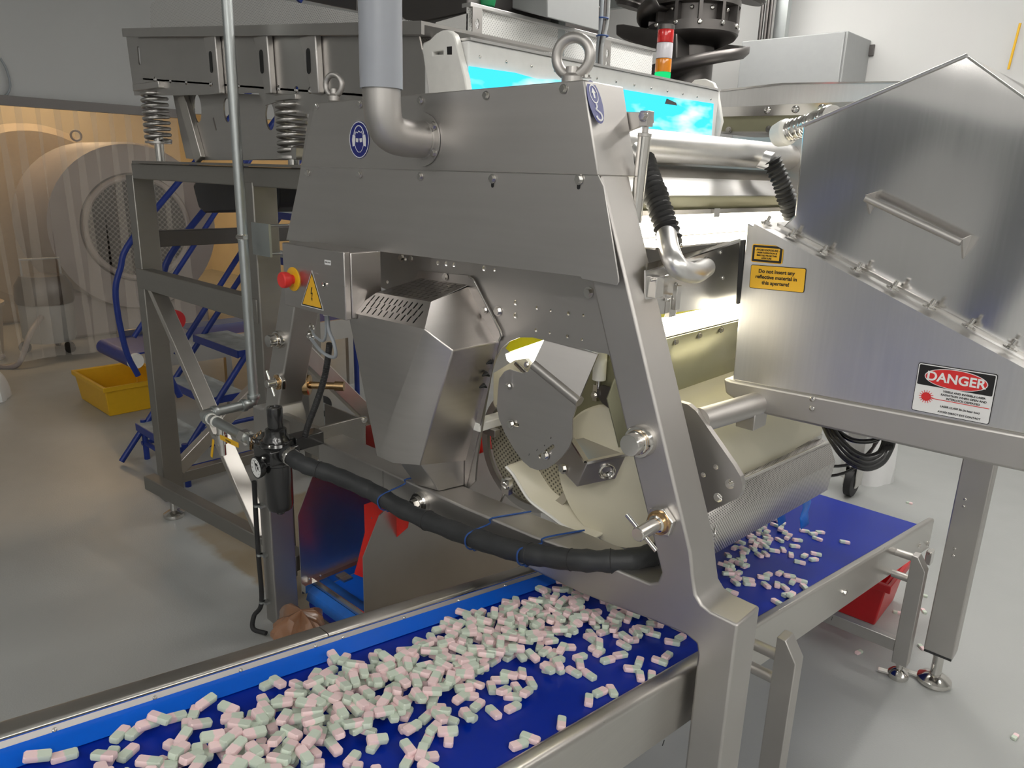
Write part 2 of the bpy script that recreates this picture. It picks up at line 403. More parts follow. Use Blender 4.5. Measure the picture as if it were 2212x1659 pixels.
# unseen dark panels added behind the camera, for contrast in the laser hood's reflections
d1 = struct('dark_reflection_panels', B().box(-2.35, -1.6, YF, YF + .05, 0, 2.35).box(-1.58, -.83, YF, YF + .05, 0, 2.35), plain('reflection_panel_grey', (.17, .18, .19), .5))
struct('baseboard_front', B().box(-6.8, -2.4, YF, YF + .02, 0, .15), m_grey)
m_led = glow('batten_diffuser', (1, .97, .92), LIGHT)
def batten(x, y, z, L, ax, label, m=None, wid=.16):
    t = thing('ceiling_light', label, 'ceiling light', (x, y, z), 'ceiling light battens')
    dx, dy = (L / 2, wid / 2) if ax == 'X' else (wid / 2, L / 2)
    obj('housing', B().box(x - dx, x + dx, y - dy, y + dy, z + .02, z + .08), m_grey, t)
    obj('diffuser', B().box(x - dx + .01, x + dx - .01, y - dy + .01, y + dy - .01, z, z + .02), m or m_led, t)
    obj('bracket', B().box(x - .02, x + .02, y - .02, y + .02, z + .08, ZC), m_grey, t)
LB = 'long white ceiling light batten over the production hall'
for x, y, L, ax in ((-.6, 3.9, 2.6, 'X'), (-2.6, 4.7, 1.6, 'X'), (2.3, 1.6, 3.2, 'Y'), (1.6, -1.2, 3.0, 'X'), (1.6, -2.6, 3.0, 'X'), (-2.2, -2.1, 1.6, 'X'), (-1.1, 2.9, 1.6, 'Y')):
    batten(x, y, 3.3, L, ax, LB)
m_warm = glow('warm_diffuser', (1, .69, .38), 24)
batten(-8.6, 2.0, 3.2, 2.4, 'Y', 'warm ceiling light in the room beyond the curtain', m_warm, .2)
batten(-10.6, 3.2, 3.2, 2.0, 'X', 'second warm ceiling light deep in the curtained room', m_warm, .2)
# ================================================================== optical sorting machine
YF0, YB0 = 1.16, 1.25
mc = thing('sorting_machine', 'large stainless steel sorting machine with sloped hood on an A-shaped side frame', 'machine', (-1.385, 1.7, 0))
def P3(l, y=YF0): return [V((a, y, c)) for a, c in l]
fr = [(-.923, 1.80), (-.607, .975), (-.596, .925), (-.588, .895), (-.574, .880), (-.554, .874), (-.499, .872), (-.499, .05), (-.571, .05), (-.571, .775), (-.576, .795), (-.60, .803),
      (-.691, .797), (-.80, .785), (-.86, .780), (-1.023, .778), (-1.874, .778), (-1.874, .855), (-1.23, .857), (-1.0, .864), (-.925, .871), (-.74, .874), (-.69, .876), (-.672, .886), (-.665, .91),
      (-.78, 1.20), (-.87, 1.441), (-1.005, 1.80)]
obj('side_frame', B().prism(P3(fr), (0, YB0 - YF0, 0)), m_frame, mc, bevel=.005, seg=3)
fl = [(-1.847, 1.80), (-2.163, .975), (-2.174, .925), (-2.182, .895), (-2.196, .880), (-2.216, .874), (-2.271, .872), (-2.271, .05), (-2.199, .05), (-2.199, .775), (-2.19, .795), (-2.08, .80), (-2.08, .87), (-2.1, .91), (-1.99, 1.196), (-1.90, 1.441), (-1.765, 1.80)]
obj('side_frame', B().prism(P3(fl), (0, YB0 - YF0, 0)), m_frame, mc, bevel=.005, seg=3)
# link box between the left leg and the beam, open on top
b = B(); b.box(-2.10, -1.874, 1.185, 1.19, .78, .885); b.box(-2.10, -1.874, 1.33, 1.335, .78, .885); b.box(-2.10, -1.874, 1.19, 1.33, .78, .785); b.box(-1.884, -1.872, 1.165, 1.335, .78, .895); b.box(-2.1, -1.874, 1.165, 1.185, .872, .887)
obj('link_channel', b, m_stand, mc, bevel=.002)
bolt(mc, (-1.872, 1.33, .885), EX, .008)
# far side plate and cross members
obj('rear_side_plate', B().plate([(-.95, 1.78), (-.80, 1.35), (-.88, .95), (-1.95, .95), (-1.99, 1.35), (-1.80, 1.78)], [], (0, 2.26, 0), EX, EZ, (0, .01, 0)), m_frame, mc)
# hood
def Pp(l, Y): return [on(x, y, Y=Y) for x, y in l]
obj('hood_upper', B().prism(Pp([(680, 222), (1261, 172), (1293, 380), (651, 362)], 1.148), (0, .125, 0)), m_hood, mc, bevel=.003)
lowp = [(651, 361), (1292, 379), (1304, 402), (1336, 600), (1336, 610), (1331, 617), (1256, 603), (1254, 598), (618, 518)]
obj('hood_lower', B().prism(Pp(lowp, 1.143), (0, .0035, 0)), m_hood, mc, bevel=.001)
obj('hood_seam', B().prism(Pp([(651, 359.5), (1291, 377), (1291, 379), (651, 361.5)], 1.1425), (0, .005, 0)), m_bright, mc)
nF = -EY
for x, y in ((684, 230), (778, 225), (908, 217), (1050, 206), (1217, 192)): bolt(mc, on(x, y, Y=1.147), nF, .0062)
for x, y in ((665, 373), (777, 377), (908, 381), (1064, 386), (1251, 388)): bolt(mc, on(x, y, Y=1.142), nF, .0068)
for x, y in ((1064, 397), (1250, 400)):
    p = on(x, y, Y=1.1428); flat(mc, 'bolt_slot', slot(0, 0, .016, .008, PI / 2), p, EX, EZ, m_slotdark)
def eyebolt(x, y, R, r, name):
    e = B(); c = V((x, y, 1.822)); e.lathe([(R * .62, 0), (R * .62, .012), (R * .4, .018), (R * .38, .03)], c, EZ, 18)
    e.torus(c + EZ * (R + .014), V((.35, -1, 0)), R, r, 32, 12)
    return obj(name, e, m_frame, mc)
pe = on(722, 215, Y=1.2); eyebolt(pe.x, 1.2, .0255, .0075, 'eye_bolt')
pe = on(1236, 172, Y=1.2); eyebolt(pe.x, 1.2, .034, .0105, 'eye_bolt')
bolt(mc, (-.912, 1.158, 1.823), EZ, .006)
# lifting point sticker on the sloped end of the hood
na = V((.93, 0, .36)).normalized(); pa = on(1290, 300, Y=1.149)
c = on(1285, 222, X=-.905); c = onp(1285, 221, pa, na) + na * .001
ua = EY; va = na.cross(ua).normalized()
st = obj('lifting_sticker', B().prism([c + ua * x + va * y for x, y in circ(0, 0, .021, 28, .041)], na * .0006), m_signB, mc, smooth=0)
def ring2(parent, c, u, v, r0, r1, mat, ry=1, name='print'):
    b = B(); u, v = V(u), V(v); n = u.cross(v); b.plate(circ(0, 0, r1, 24, r1 * ry), [circ(0, 0, r0, 24, r0 * ry)], V(c), u, v, n * .0004); return obj(name, b, mat, parent, smooth=0)
cs = c + na * .0008
ring2(st, cs + va * .015, ua, va, .0105, .0122, m_signW, 1.5)
flat(st, 'arrow_print', [(-.0025, -.008), (.0025, -.008), (.0025, .002), (.006, .002), (0, .012), (-.006, .002), (-.0025, .002)], cs + va * .015, ua, va, m_signW)
hk = [V((0, -.004)), V((0.0, -.010)), V((-.004, -.014)), V((.002, -.018)), V((.008, -.022)), V((.009, -.030)), V((.003, -.035)), V((-.005, -.033)), V((-.008, -.027))]
b = B(); b.tube([cs + ua * q.x + va * q.y for q in spline([V((q.x, q.y, 0)) for q in hk], 4)], .0018, 6); obj('hook_print', b, m_signW, st)
# hearing protection sticker
c = on(776, 302, Y=1.1475); st = obj('hearing_sticker', B().prism([c + EX * x + EZ * y for x, y in circ(0, 0, .0415, 36, .0445)], (0, -.0005, 0)), m_signB, mc, smooth=0)
c = c - EY * .0006; W = m_signW
ring2(st, c, EX, EZ, .0385, .0405, W, 1.07)
b = B(); b.tube([c + EX * (.021 * math.cos(a)) + EZ * (.007 + .026 * math.sin(a)) for a in [PI * k / 14 for k in range(15)]], .0013, 6); obj('headband_print', b, W, st)
for s_ in (-1, 1):
    flat(st, 'earmuff_print', [(s_ * x, y) for x, y in ((.015, .010), (.026, .012), (.029, 0), (.027, -.016), (.018, -.014), (.016, -.002))][::s_], c, EX, EZ, W)
    flat(st, 'lens_print', [(s_ * x, y) for x, y in ((.002, .003), (.0125, .004), (.0125, -.005), (.004, -.006))][::s_], c, EX, EZ, W)
b = B(); b.tube([c + EX * x + EZ * z for x, z in ((-.017, -.014), (-.013, -.022), (-.005, -.029), (.005, -.029), (.013, -.022), (.017, -.014))], .0008, 6); obj('face_print', b, W, st); b = B(); b.tube([c + EX * x + EZ * z for x, z in ((-.016, .012), (-.012, .019), (-.006, .016), (0, .021), (.006, .017), (.011, .019), (.016, .012))], .001, 6); obj('hair_print', b, W, st)
# exhaust elbow
pf = on(915, 302, Y=1.148); xe = pf.x; pp = on(824, 190, X=xe); ye, ze = pp.y, pp.z
rr = .040; path = [V((xe, 1.147, pf.z))] + bez((xe, 1.125, pf.z), (xe, ye + .01, pf.z), (xe, ye, pf.z + .01), (xe, ye, ze - .005), 14) + [V((xe, ye, ze + .02))]
obj('exhaust_elbow', B().tube(path, rr, 28), m_frame, mc)
b = B(); b.lathe([(.058, 0), (.058, .004), (rr + .003, .004), (rr + .003, .008)], (xe, 1.147, pf.z), -EY, 32); fg = obj('elbow_flange', b, m_hood, mc)
for a in (35, 145, 215, 325): bolt(fg, (xe + .050 * math.cos(math.radians(a)), 1.142, pf.z + .050 * math.sin(math.radians(a))), nF, .0068)
b = B(); b.lathe([(rr + .005, 0), (rr + .005, 2.0), (rr + .001, 2.0), (rr + .001, 0)], (xe, ye, ze - .002), EZ, 36)
tag(obj('duct_pipe', b, m_pvc), 'thick smooth grey plastic pipe rising from the steel elbow', 'pipe')
# drilled plate behind the frame with the round opening
def px2(l, Y): return [(p.x, p.z) for p in (on(x, y, Y=Y) for x, y in l)]
YP = 1.255
arc = [(1177, 735), (1150, 729), (1122, 729), (1099, 738), (1083, 752), (1070, 775), (1060, 803), (1054, 840), (1047, 880), (1040, 925), (1034, 965), (1029, 1000), (1026, 1040)]
pl = px2([(822, 520), (1340, 560), (1345, 790), (1312, 765)] + arc + [(1005, 1062), (960, 1040), (868, 640), (822, 620)], YP)
hl = []
for x, y, r in ((876, 560, .005), (946, 568, .0062), (964, 570, .0062), (981, 572, .0062), (1046, 580, .0068), (1068, 583, .004), (837, 609, .005), (1114, 654, .0066), (1114, 682, .0072), (1160, 665, .0045), (1189, 671, .003), (1228, 677, .0045), (1260, 681, .003), (1158, 713, .0045), (1187, 719, .003), (1226, 727, .0045), (1257, 733, .003)):
    p = on(x, y, Y=YP); hl.append(circ(p.x, p.z, r, 12))
obj('drilled_plate', B().plate(pl, hl, (0, YP, 0), EX, EZ, (0, .006, 0)), m_frame, mc, smooth=0)
for x, y, r in ((868, 556, .008), (888, 558, .006), (1076, 672, .0085), (1272, 632, .0085)): bolt(mc, on(x, y, Y=YP - .001), nF, r)
# motor cover
YC = 1.073
def q(x, y, Y=YC): return on(x, y, Y=Y)
f1, f2 = q(751, 675), q(917, 711)           # front upper corners
g1, g2 = q(813, 974), q(849, 1000)          # front lower
c1 = on(979, 758, X=-1.218); c2 = on(912, 1010, X=c1.x - .115); c2 = V((g2.x + .055, c1.y + .0, g2.z))
v1, v2 = on(813, 632, Y=1.125), on(931, 652, Y=1.125)
w1 = V((v1.x + .0, YP, on(912, 602, Y=YP).z)); w2 = on(1013, 619, Y=YP); w1 = on(912, 600, Y=YP)
s1 = V((c1.x, YP, c1.z)); s2 = V((c2.x + .02, YP, c2.z - .02))
fL = f1; L1 = V((f1.x - .03, YP, f1.z)); L2 = V((g1.x - .02, YP, g2.z))
b = B()
pts = [f1, f2, g2, V((g1.x, YC, g2.z)), c1, c2, v2, v1, w1, w2, s1, s2, L1, L2]
fs = [(0, 1, 2, 3), (1, 4, 5, 2), (4, 10, 11, 5), (1, 6, 9, 10, 4), (12, 0, 3, 13), (12, 8, 7, 0)]
b.faces(pts, fs); b.faces([V((g1.x, YC, g2.z)), g2, c2, s2, L2], [(0, 1, 2, 3, 4)])
cov = obj('motor_cover', b, m_cover, mc, bevel=.003, seg=2)
# vent panels with real slots
def quad_slots(A, Bq, C, D, nu, nv, name, mat, sl=.021, sw=.0042, du=.07, dv=.16, ang=0):
    # A-B bottom edge, D-C top edge, outline in the plane of A, B, D
    u = (Bq - A).normalized(); n = u.cross(D - A).normalized(); v = n.cross(u)
    to = lambda p: ((p - A).dot(u), (p - A).dot(v))
    out = [to(A), to(Bq), to(C), to(D)]; holes = []
    for j in range(nv):
        for i in range(nu):
            s_ = du + (1 - 2 * du) * (i + (.5 if j % 2 else 0)) / nu; t_ = dv + (1 - 2 * dv) * j / max(1, nv - 1)
            p = (A * (1 - s_) + Bq * s_) * (1 - t_) + (D * (1 - s_) + C * s_) * t_
            x, y = to(p); holes.append(slot(x, y, sl, sw, ang, 3))
    b = B(); b.plate(out, holes, A, u, v, -n * .0015)
    return obj(name, b, mat, cov, smooth=0)
quad_slots(f1, f2, v2, v1, 11, 3, 'front_vent', m_cover, .019, .0048, .06, .24, PI / 2.15)
quad_slots(v1, v2, w2, w1, 9, 6, 'top_vent', m_cover, .015, .004, .07, .12, PI / 2.4)
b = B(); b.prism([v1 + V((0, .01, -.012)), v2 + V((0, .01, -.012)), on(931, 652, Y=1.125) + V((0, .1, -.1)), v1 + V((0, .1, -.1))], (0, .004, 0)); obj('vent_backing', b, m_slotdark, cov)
# flange of the cover on the plate
fo = px2([(900, 596), (905, 585), (1010, 595), (1024, 603), (1083, 716), (1085, 726), (1078, 738), (1005, 1062)], YP - .003); 
b = B(); b.plate(fo + [(L2.x, L2.z), (L1.x, L1.z)], [], (0, YP - .004, 0), EX, EZ, (0, .003, 0)); obj('cover_flange', b, m_cover, cov, smooth=0)
b = B(); b.tube([on(x, y, Y=YP - .006) for x, y in ((1012, 597), (1023, 603), (1080, 714), (1083, 726), (1078, 737))], .003, 8); obj('flange_lip', b, m_bright, cov)
for x, y in ((962, 598), (1047, 670)): bolt(cov, on(x, y, Y=YP - .006), nF, .0065)
# louvre slits on the cover's side
sd = (s1 - c1).normalized()
for x, y in ((1055, 787), (1047, 813), (1041, 838)):
    p = on(x, y, X=c1.x - .02) ; b = B(); b.tube([p + V((.004, -.012, .004)), p + V((.006, 0, .008)), p + V((.004, .012, 0))], [.002, .006, .002], 8); obj('louvre', b, m_slotdark, cov)
# lower skirt of the cover resting on the beam
sk = [V((g2.x - .02, 1.10, g2.z)), V((c2.x, c2.y + .005, g2.z)), V((s2.x - .004, 1.25, g2.z - .005)), V((g1.x, 1.25, g2.z))]
b = B(); b.loft(sk, [V((p.x, p.y + (.06 if i < 2 else 0), .858)) for i, p in enumerate(sk)]); obj('cover_skirt', b, m_hood, cov, bevel=.002)
# knobs and handles on the legs
def knob(x, y, Y=YF0, r=.032):
    p = on(x, y, Y=Y); b = B(); b.lathe([(r, 0), (r, .014), (r * .93, .018), (r * .74, .018), (r * .74, .022), (r * .68, .024), (r * .68, .042), (r * .64, .045), (0, .0455)], p, nF, 32)
    o = obj('pivot_knob', b, m_bright, mc)
    b = B(); b.torus(p - EY * .021, nF, r * .72, .0012, 28, 6); obj('ring', b, m_brass, o)
    for s_ in (-1, 1): flat(o, 'pin_hole', circ(0, 0, .002, 8), p + EX * s_ * r * .85 - EY * .0185, EX, EZ, m_slotdark)
    return o
knob(1388, 951); knob(607, 733, r=.028)
def tlock(x, y, Y=YF0, L=.085, tilt=-35):
    p = on(x, y, Y=Y); b = B()
    b.prism([p + EX * (.031 * math.cos(PI / 3 * k + .3)) + EZ * (.031 * math.sin(PI / 3 * k + .3)) for k in range(6)], (0, -.014, 0)); o = obj('lock_nut', b, m_bright, mc, bevel=.002)
    b = B(); b.lathe([(.024, .014), (.024, .017), (.02, .018), (.018, .024)], p, nF, 24); obj('bush', b, m_brass, o)
    b = B(); b.lathe([(.017, .018), (.017, .024), (.0135, .026), (.0135, L), (.012, L + .002), (0, L + .002)], p, nF, 24); obj('spindle', b, m_bright, o)
    e = p - EY * (L - .012); d = V((math.cos(math.radians(tilt)), 0, math.sin(math.radians(tilt)))); b = B(); b.cyl(e - d * .042, e + d * .042, .0045); obj('cross_bar', b, m_bright, o)
tlock(1432, 1124); tlock(608, 824, L=.05, tilt=-62)
# beam boss bolt
p = on(912, 1084, Y=YF0); b = B(); b.lathe([(.030, 0), (.030, .012), (.027, .016), (.019, .016), (.019, .024)], p, nF, 28); o = obj('beam_boss', b, m_bright, mc)
bolt(o, p - EY * .022, nF, .0145)
obj('beam_seam', B().box(on(827, 1010, Y=YF0).x - .0006, on(827, 1010, Y=YF0).x + .0006, YF0 - .0004, YF0 + .001, .779, .853), m_slotdark, mc)
# second knob shaft between leg and cover (yellow passivated)
pa = on(655, 830, Y=1.262); b = B(); b.lathe([(.034, 0), (.034, .016), (.03, .018), (.012, .018), (.012, .10), (.016, .10), (.016, .13)], (pa.x + .01, pa.y, pa.z), V((.75, .66, 0)), 24); o = obj('tensioner_shaft', b, m_brass, mc)
# gas strut beside the right leg
pb = Pp([(1318, 240), (1398, 243), (1408, 250), (1408, 265), (1390, 270), (1335, 293), (1330, 300)], 1.275)
obj('strut_bracket', B().prism(pb, (0, .008, 0)), m_hood, mc, bevel=.001)
a1, a2 = on(1397, 252, Y=1.262), on(1372, 480, Y=1.262); d = (a2 - a1)
b = B(); b.cyl(a1 + d * .15, a2, .0125, n=24); s0 = obj('gas_strut', b, m_bright, mc)
b = B(); b.cyl(a1 + d * .04, a1 + d * .17, .006); b.lathe([(.0135, 0), (.0135, .007)], a1 + d * .15, d, 24); b.obox(a1 + d * .02, EX, EY, d, .009, .011, .014); obj('strut_fork', b, m_hood, s0, bevel=.001)
bolt(s0, a1 - EY * .011, nF, .007)
# guide plate inside the round opening
YG = 1.235
low = [(1090, 802), (1100, 798), (1128, 806), (1140, 803), (1148, 792), (1246, 873), (1241, 890), (1236, 905), (1236, 945), (1230, 965), (1215, 985), (1196, 1003), (1180, 1013), (1162, 1016), (1145, 1010), (1130, 997), (1110, 970), (1090, 935), (1078, 905), (1073, 880), (1075, 850), (1078, 818)]
hs = []
for x, y, L, a in ((1108, 916, .040, .1), (1180, 975, .062, .75)):
    p = on(x, y, Y=YG); hs.append(slot(p.x, p.z, L, .009, a))
gp = obj('guide_plate', B().plate(px2(low, YG), hs, (0, YG, 0), EX, EZ, (0, .004, 0)), m_hood, mc, smooth=0)
A_, B_ = on(1148, 792, Y=YG), on(1246, 873, Y=YG); dAB = (B_ - A_).normalized(); pw = V((-dAB.z, 0, dAB.x)); pw = pw if pw.z > 0 else -pw
nw = dAB.cross((pw + EY * .35).normalized()); C_, D_ = onp(1292, 764, A_, nw), onp(1178, 728, A_, nw)
obj('guide_wing', B().prism([A_, B_, C_, D_], (0, .004, 0)), m_hood, gp, smooth=0)
obj('guide_fold', B().cyl(A_ + V((0, .008, 0)) + pw * .004, B_ + V((0, .008, 0)) + pw * .004, .0125, n=24), m_frame, gp)
for x, y, r in ((1098, 834, .006), (1104, 916, .0075), (1178, 984, .0075)): bolt(gp, on(x, y, Y=YG - .002), nF, r)
for i, (x, y, t_) in enumerate(((1190, 946, '5'), (1176, 962, '4'), (1160, 972, '3'), (1143, 982, '2'))):
    lettering(gp, t_, on(x, y, Y=YG - .0006), V((.9, 0, -.4)), V((.4, 0, .9)), .007, m_ink, 'scale_mark')
# white nylon damper and its bracket
p0 = on(1298, 756, Y=1.32); p1 = on(1294, 820, Y=1.32); b = B(); b.cyl(p0 + EZ * .02, p1, .0155, n=24); dm = obj('nylon_damper', b, m_white, mc)
b = B(); b.cyl(p1, p1 - EZ * .02, .006); b.box(p1.x - .010, p1.x + .002, p1.y - .008, p1.y + .008, p1.z - .05, p1.z - .012); obj('damper_fork', b, m_bright, dm)
bolt(dm, (p1.x - .004, p1.y - .009, p1.z - .036), nF, .006)
bl = px2([(1281, 842), (1300, 832), (1345, 845), (1350, 910), (1300, 870)], 1.315)
p = on(1322, 866, Y=1.315); obj('damper_arm', B().plate(bl, [circ(p.x, p.z, .005, 10)], (0, 1.315, 0), EX, EZ, (0, .006, 0)), m_elev, dm, smooth=0)
# valve box with olive cover
ov = px2([(1295, 735), (1345, 800), (1345, 962), (1272, 985), (1240, 942), (1237, 905), (1248, 870), (1281, 765)], 1.335)
oc = obj('olive_cover', B().plate(ov, [], (0, 1.335, 0), EX, EZ, (0, .01, 0)), m_olive, mc, smooth=0)
for x, y in ((1270, 978), (1338, 955)): bolt(oc, on(x, y, Y=1.333), nF, .007)
vb = [on(1196, 1003, Y=1.30), on(1233, 950, Y=1.30), on(1266, 1000, Y=1.255), on(1247, 1053, Y=1.255)]
T1 = [on(1268, 998, Y=1.255), on(1352, 965, X=on(1268, 998, Y=1.255).x + .012)]
n0 = on(1268, 1000, Y=1.25); dn = V((0, .10, 0)); 
b = B(); A4 = [on(1197, 1000, Y=1.30), on(1236, 950, Y=1.30), n0, on(1246, 1052, Y=1.25)]
b.loft(A4, [p + V((.10, .13, .03)) for p in A4]); vx = obj('valve_box', b, m_tray, mc, bevel=.002)
b = B(); b.beam(n0 + V((0, -.002, .002)), n0 + V((.10, .13, .032)), .012, .006); b.beam(A4[1] + V((0, -.002, .003)), n0 + V((0, -.002, .003)), .012, .006); obj('valve_box_rim', b, m_bright, vx)
bolt(vx, on(1217, 1012, Y=1.275), V((-.2, -1, .1)), .009)
cf = (n0 + A4[3]) / 2 + V((.035, .045, .008)); ax = V((.75, -.6, -.1)).normalized()
b = B(); b.torus(cf + ax * .004, ax, .017, .003); b.lathe([(.017, -.002), (.013, .003), (.004, -.006), (0, -.006)], cf, ax, 20); obj('sight_port', b, m_bright, vx)
cf2 = cf + V((.055, .07, .022)); b = B(); b.lathe([(.014, 0), (.014, .012), (.019, .014), (.019, .03), (.022, .032), (.022, .06)], cf2, ax, 20); obj('hose_fitting', b, m_bright, vx)
# wide cream chute and woven belt under it
def cr(l, Y): return [on(x, y, Y=Y) for x, y in l]
left = cr([(1097, 1005), (1112, 1022), (1130, 1052), (1150, 1080), (1190, 1110), (1230, 1138), (1285, 1160)], 1.29)
left = spline(left, 4); rows = [left, [p + V((0, .9, -.004)) for p in left]]
solid(obj('cream_chute', B().sheet(rows), m_cream, mc), .006)
er = [p + V((-.003, -.003, -.004)) for p in left]; obj('chute_edge', B().tube(er, .004, 6), m_white, mc)
dc = on(1160, 960, Y=1.36); b = B(); b.lathe([(.155, 0), (.16, .004), (.16, .80), (.155, .804)], (dc.x - .02, 1.37, dc.z - .02), EY, 48); obj('woven_drum', b, m_drumtex, mc)
b = B(); b.lathe([(.165, 0), (.165, .01), (.145, .01), (.145, 0)], (dc.x - .02, 1.345, dc.z - .02), EY, 48); obj('drum_rim', b, m_tray, mc)
b = B(); pcl = on(1100, 1048, Y=1.27); b.box(pcl.x - .012, pcl.x + .012, 1.255, 1.27, pcl.z - .02, pcl.z + .02); b.torus(pcl + V((.004, -.02, .006)), V((0, 1, .5)), .011, .0025, 18, 6); b.cyl(pcl + V((-.004, -.008, -.015)), pcl + V((-.02, -.008, -.05)), .003); obj('latch', b, m_bright, mc)
# lamp seen through the opening
lp = [on(1092, 765, Y=1.40), on(1172, 733, Y=1.40), on(1180, 740, Y=1.40), on(1164, 783, Y=1.40), on(1116, 795, Y=1.40), on(1095, 778, Y=1.40)]
obj('inspection_lamp', B().prism(lp, (0, .006, 0)), m_lenshot, mc)
obj('lamp_blocker', B().prism([p + V((0, .007, 0)) for p in lp], (0, .04, 0)), m_tray, mc)  # added shield, blocks the lamp's light towards the rear
yl = [on(x, y, Y=1.395) for x, y in ((1092, 752), (1110, 726), (1168, 724), (1178, 733), (1100, 760))]; obj('lamp_filter', B().prism(yl, (0, .006, 0)), m_yglow, mc)
cb = [on(x, y, Y=1.32) for x, y in ((1100, 785), (1112, 778), (1135, 775), (1148, 790), (1128, 812), (1080, 860), (1070, 880), (1066, 872), (1066, 806))]
obj('cream_bracket', B().prism(cb, (0, .012, 0)), m_cream, mc)
p = on(1138, 788, Y=1.31); obj('bracket_rod', B().cyl(on(1115, 786, Y=1.31), on(1144, 815, Y=1.27), .006), m_bright, mc); bolt(mc, on(1138, 788, Y=1.30), nF, .0055)
obj('roller_block', B().obox(on(1060, 910, Y=1.31), EX, EY, EZ, .02, .06, .012), m_white, mc, bevel=.003)
obj('inner_rail', B().box(on(1036, 930, Y=1.3).x, on(1075, 930, Y=1.3).x, 1.29, 1.31, on(1050, 935, Y=1.3).z, on(1050, 920, Y=1.3).z), m_tray, mc, bevel=.001)
# ---- right-hand interior running away from the frame
XT = -1.0
t0, t1 = on(1335, 328, X=XT), on(1740, 328, X=XT); zt = (on(1345, 326, X=XT).z + on(1730, 330, X=XT).z) / 2
obj('lamp_tube_housing', B().cyl((XT, 1.28, zt), (XT, 2.5, zt), .036, n=36), m_laser, mc)
def strip(pxa, pxb, Xa, Xb, mat, name, y0=1.26, y1=2.3, t=.004, za=None, zb=None):
    za_, zb_ = on(*pxa, X=Xa).z if za is None else za, on(*pxb, X=Xb).z if zb is None else zb
    return obj(name, B().prism([V((Xa, y0, za_)), V((Xb, y0, zb_)), V((Xb - .001, y0, zb_ - t)), V((Xa - .001, y0, za_ - t))], (0, y1 - y0, 0)), mat, mc)
strip((1500, 360), (1500, 385), -1.02, -.99, m_bright, 'cover_lip')
strip((1500, 385), (1500, 422), -.99, -.955, m_laser, 'top_cover')
strip((1500, 424), (1500, 450), -.955, -.985, m_olive, 'cover_underside')
zz = on(1500, 452, X=-.985).z
obj('light_bar', B().box(-.992, -.985, 1.28, 2.25, on(1500, 505, X=-.985).z, on(1500, 462, X=-.985).z), m_lenshot, mc)
obj('light_bar_blocker', B().box(-1.03, -.993, 1.27, 2.26, on(1500, 508, X=-.985).z, on(1500, 462, X=-.985).z), m_tray, mc)  # added opaque backing, keeps the bar's glow off the stand leg
obj('light_bar_frame', B().box(-1.0, -.975, 1.28, 2.25, on(1500, 462, X=-.985).z, on(1500, 452, X=-.985).z), m_tray, mc)
for y in (1.55, 1.78): obj('light_bar_clip', B().box(-.985, -.965, y, y + .03, on(1500, 462, X=-.985).z - .008, on(1500, 450, X=-.985).z), m_bright, mc)
strip((1500, 508), (1500, 528), -.97, -.80, m_bright, 'ledge')
XQ = -.78
pq = [on(x, y, X=XQ) for x, y in ((1395, 585), (1470, 560), (1605, 518), (1605, 655), (1420, 680), (1395, 672))]
pn = obj('elbow_panel', B().prism(pq, (-.004, 0, 0)), m_laser, mc, smooth=0)
for x, y in ((1556, 545), (1561, 600), (1460, 614), (1470, 530)): bolt(pn, on(x, y, X=XQ + .0005), EX, .0045, dome=True)
obj('panel_ledge', B().prism([on(1395, 570, X=XQ - .02), on(1600, 515, X=XQ - .02), on(1600, 520, X=XQ + .004), on(1395, 585, X=XQ + .004)], (0, 0, -.003)), m_bright, mc)
b = B(); lp0 = on(1445, 645, X=XQ); b.box(XQ, XQ + .012, lp0.y - .012, lp0.y + .012, lp0.z - .035, lp0.z + .01); b.box(XQ + .012, XQ + .022, lp0.y - .008, lp0.y + .008, lp0.z - .02, lp0.z + .028); b.cyl((XQ + .006, lp0.y - .02, lp0.z), (XQ + .006, lp0.y + .02, lp0.z), .004); obj('toggle_latch', b, m_bright, pn, bevel=.001)
b = B(); lp1 = on(1412, 606, X=XQ); b.box(XQ, XQ + .02, lp1.y - .02, lp1.y + .006, lp1.z - .03, lp1.z + .01); b.cyl((XQ + .012, lp1.y - .03, lp1.z + .004), (XQ + .012, lp1.y + .03, lp1.z + .008), .003); obj('toggle_latch', b, m_bright, pn, bevel=.001)
# corrugated hoses and their steel elbow
def corr(path, r, amp, pitch, name, mat, parent, n=16):
    L = 0; pts = [path[0]]; 
    dense = []
    for a, c in zip(path, path[1:]):
        k = max(1, int((c - a).length / (pitch / 4)))
        for i in range(k): dense.append(a + (c - a) * i / k)
    rnd = random.Random(5); rs = [r + amp * math.sin(2 * PI * i / 4) * rnd.uniform(.5, 1.2) for i in range(len(dense))]
    return obj(name, B().tube(dense, rs, n), mat, parent, smooth=60)
h1 = spline([on(1388, 345, X=-.95), on(1415, 420, X=-.89), on(1442, 500, X=-.84), on(1446, 528, X=-.83)], 6)
corr(h1, .0235, .0035, .011, 'black_hose', m_rubber, mc)
h2 = spline([on(1666, 345, X=-.95), on(1690, 400, X=-.92), on(1712, 470, X=-.90)], 6)
corr(h2, .0235, .0035, .011, 'black_hose', m_rubber, mc)
el_ = spline([on(1440, 508, X=-.83), on(1447, 545, X=-.775), on(1466, 578, X=-.745), on(1500, 590, X=-.745), on(1524, 578, X=XQ - .002)], 6)
obj('hose_elbow', B().tube(el_, .0205, 24), m_laser, mc, smooth=60); obj('elbow_weld', B().torus(on(1524, 578, X=XQ + .001), EX, .0215, .002, 24, 6), m_bright, mc)
for p_, q_ in ((h1[0], h1[1]), (h2[0], h2[1])): obj('hose_spigot', B().cyl(V((XT + .01, p_.y - .005, zt - .01)), p_ + (q_ - p_) * .5, .0245), m_laser, mc)
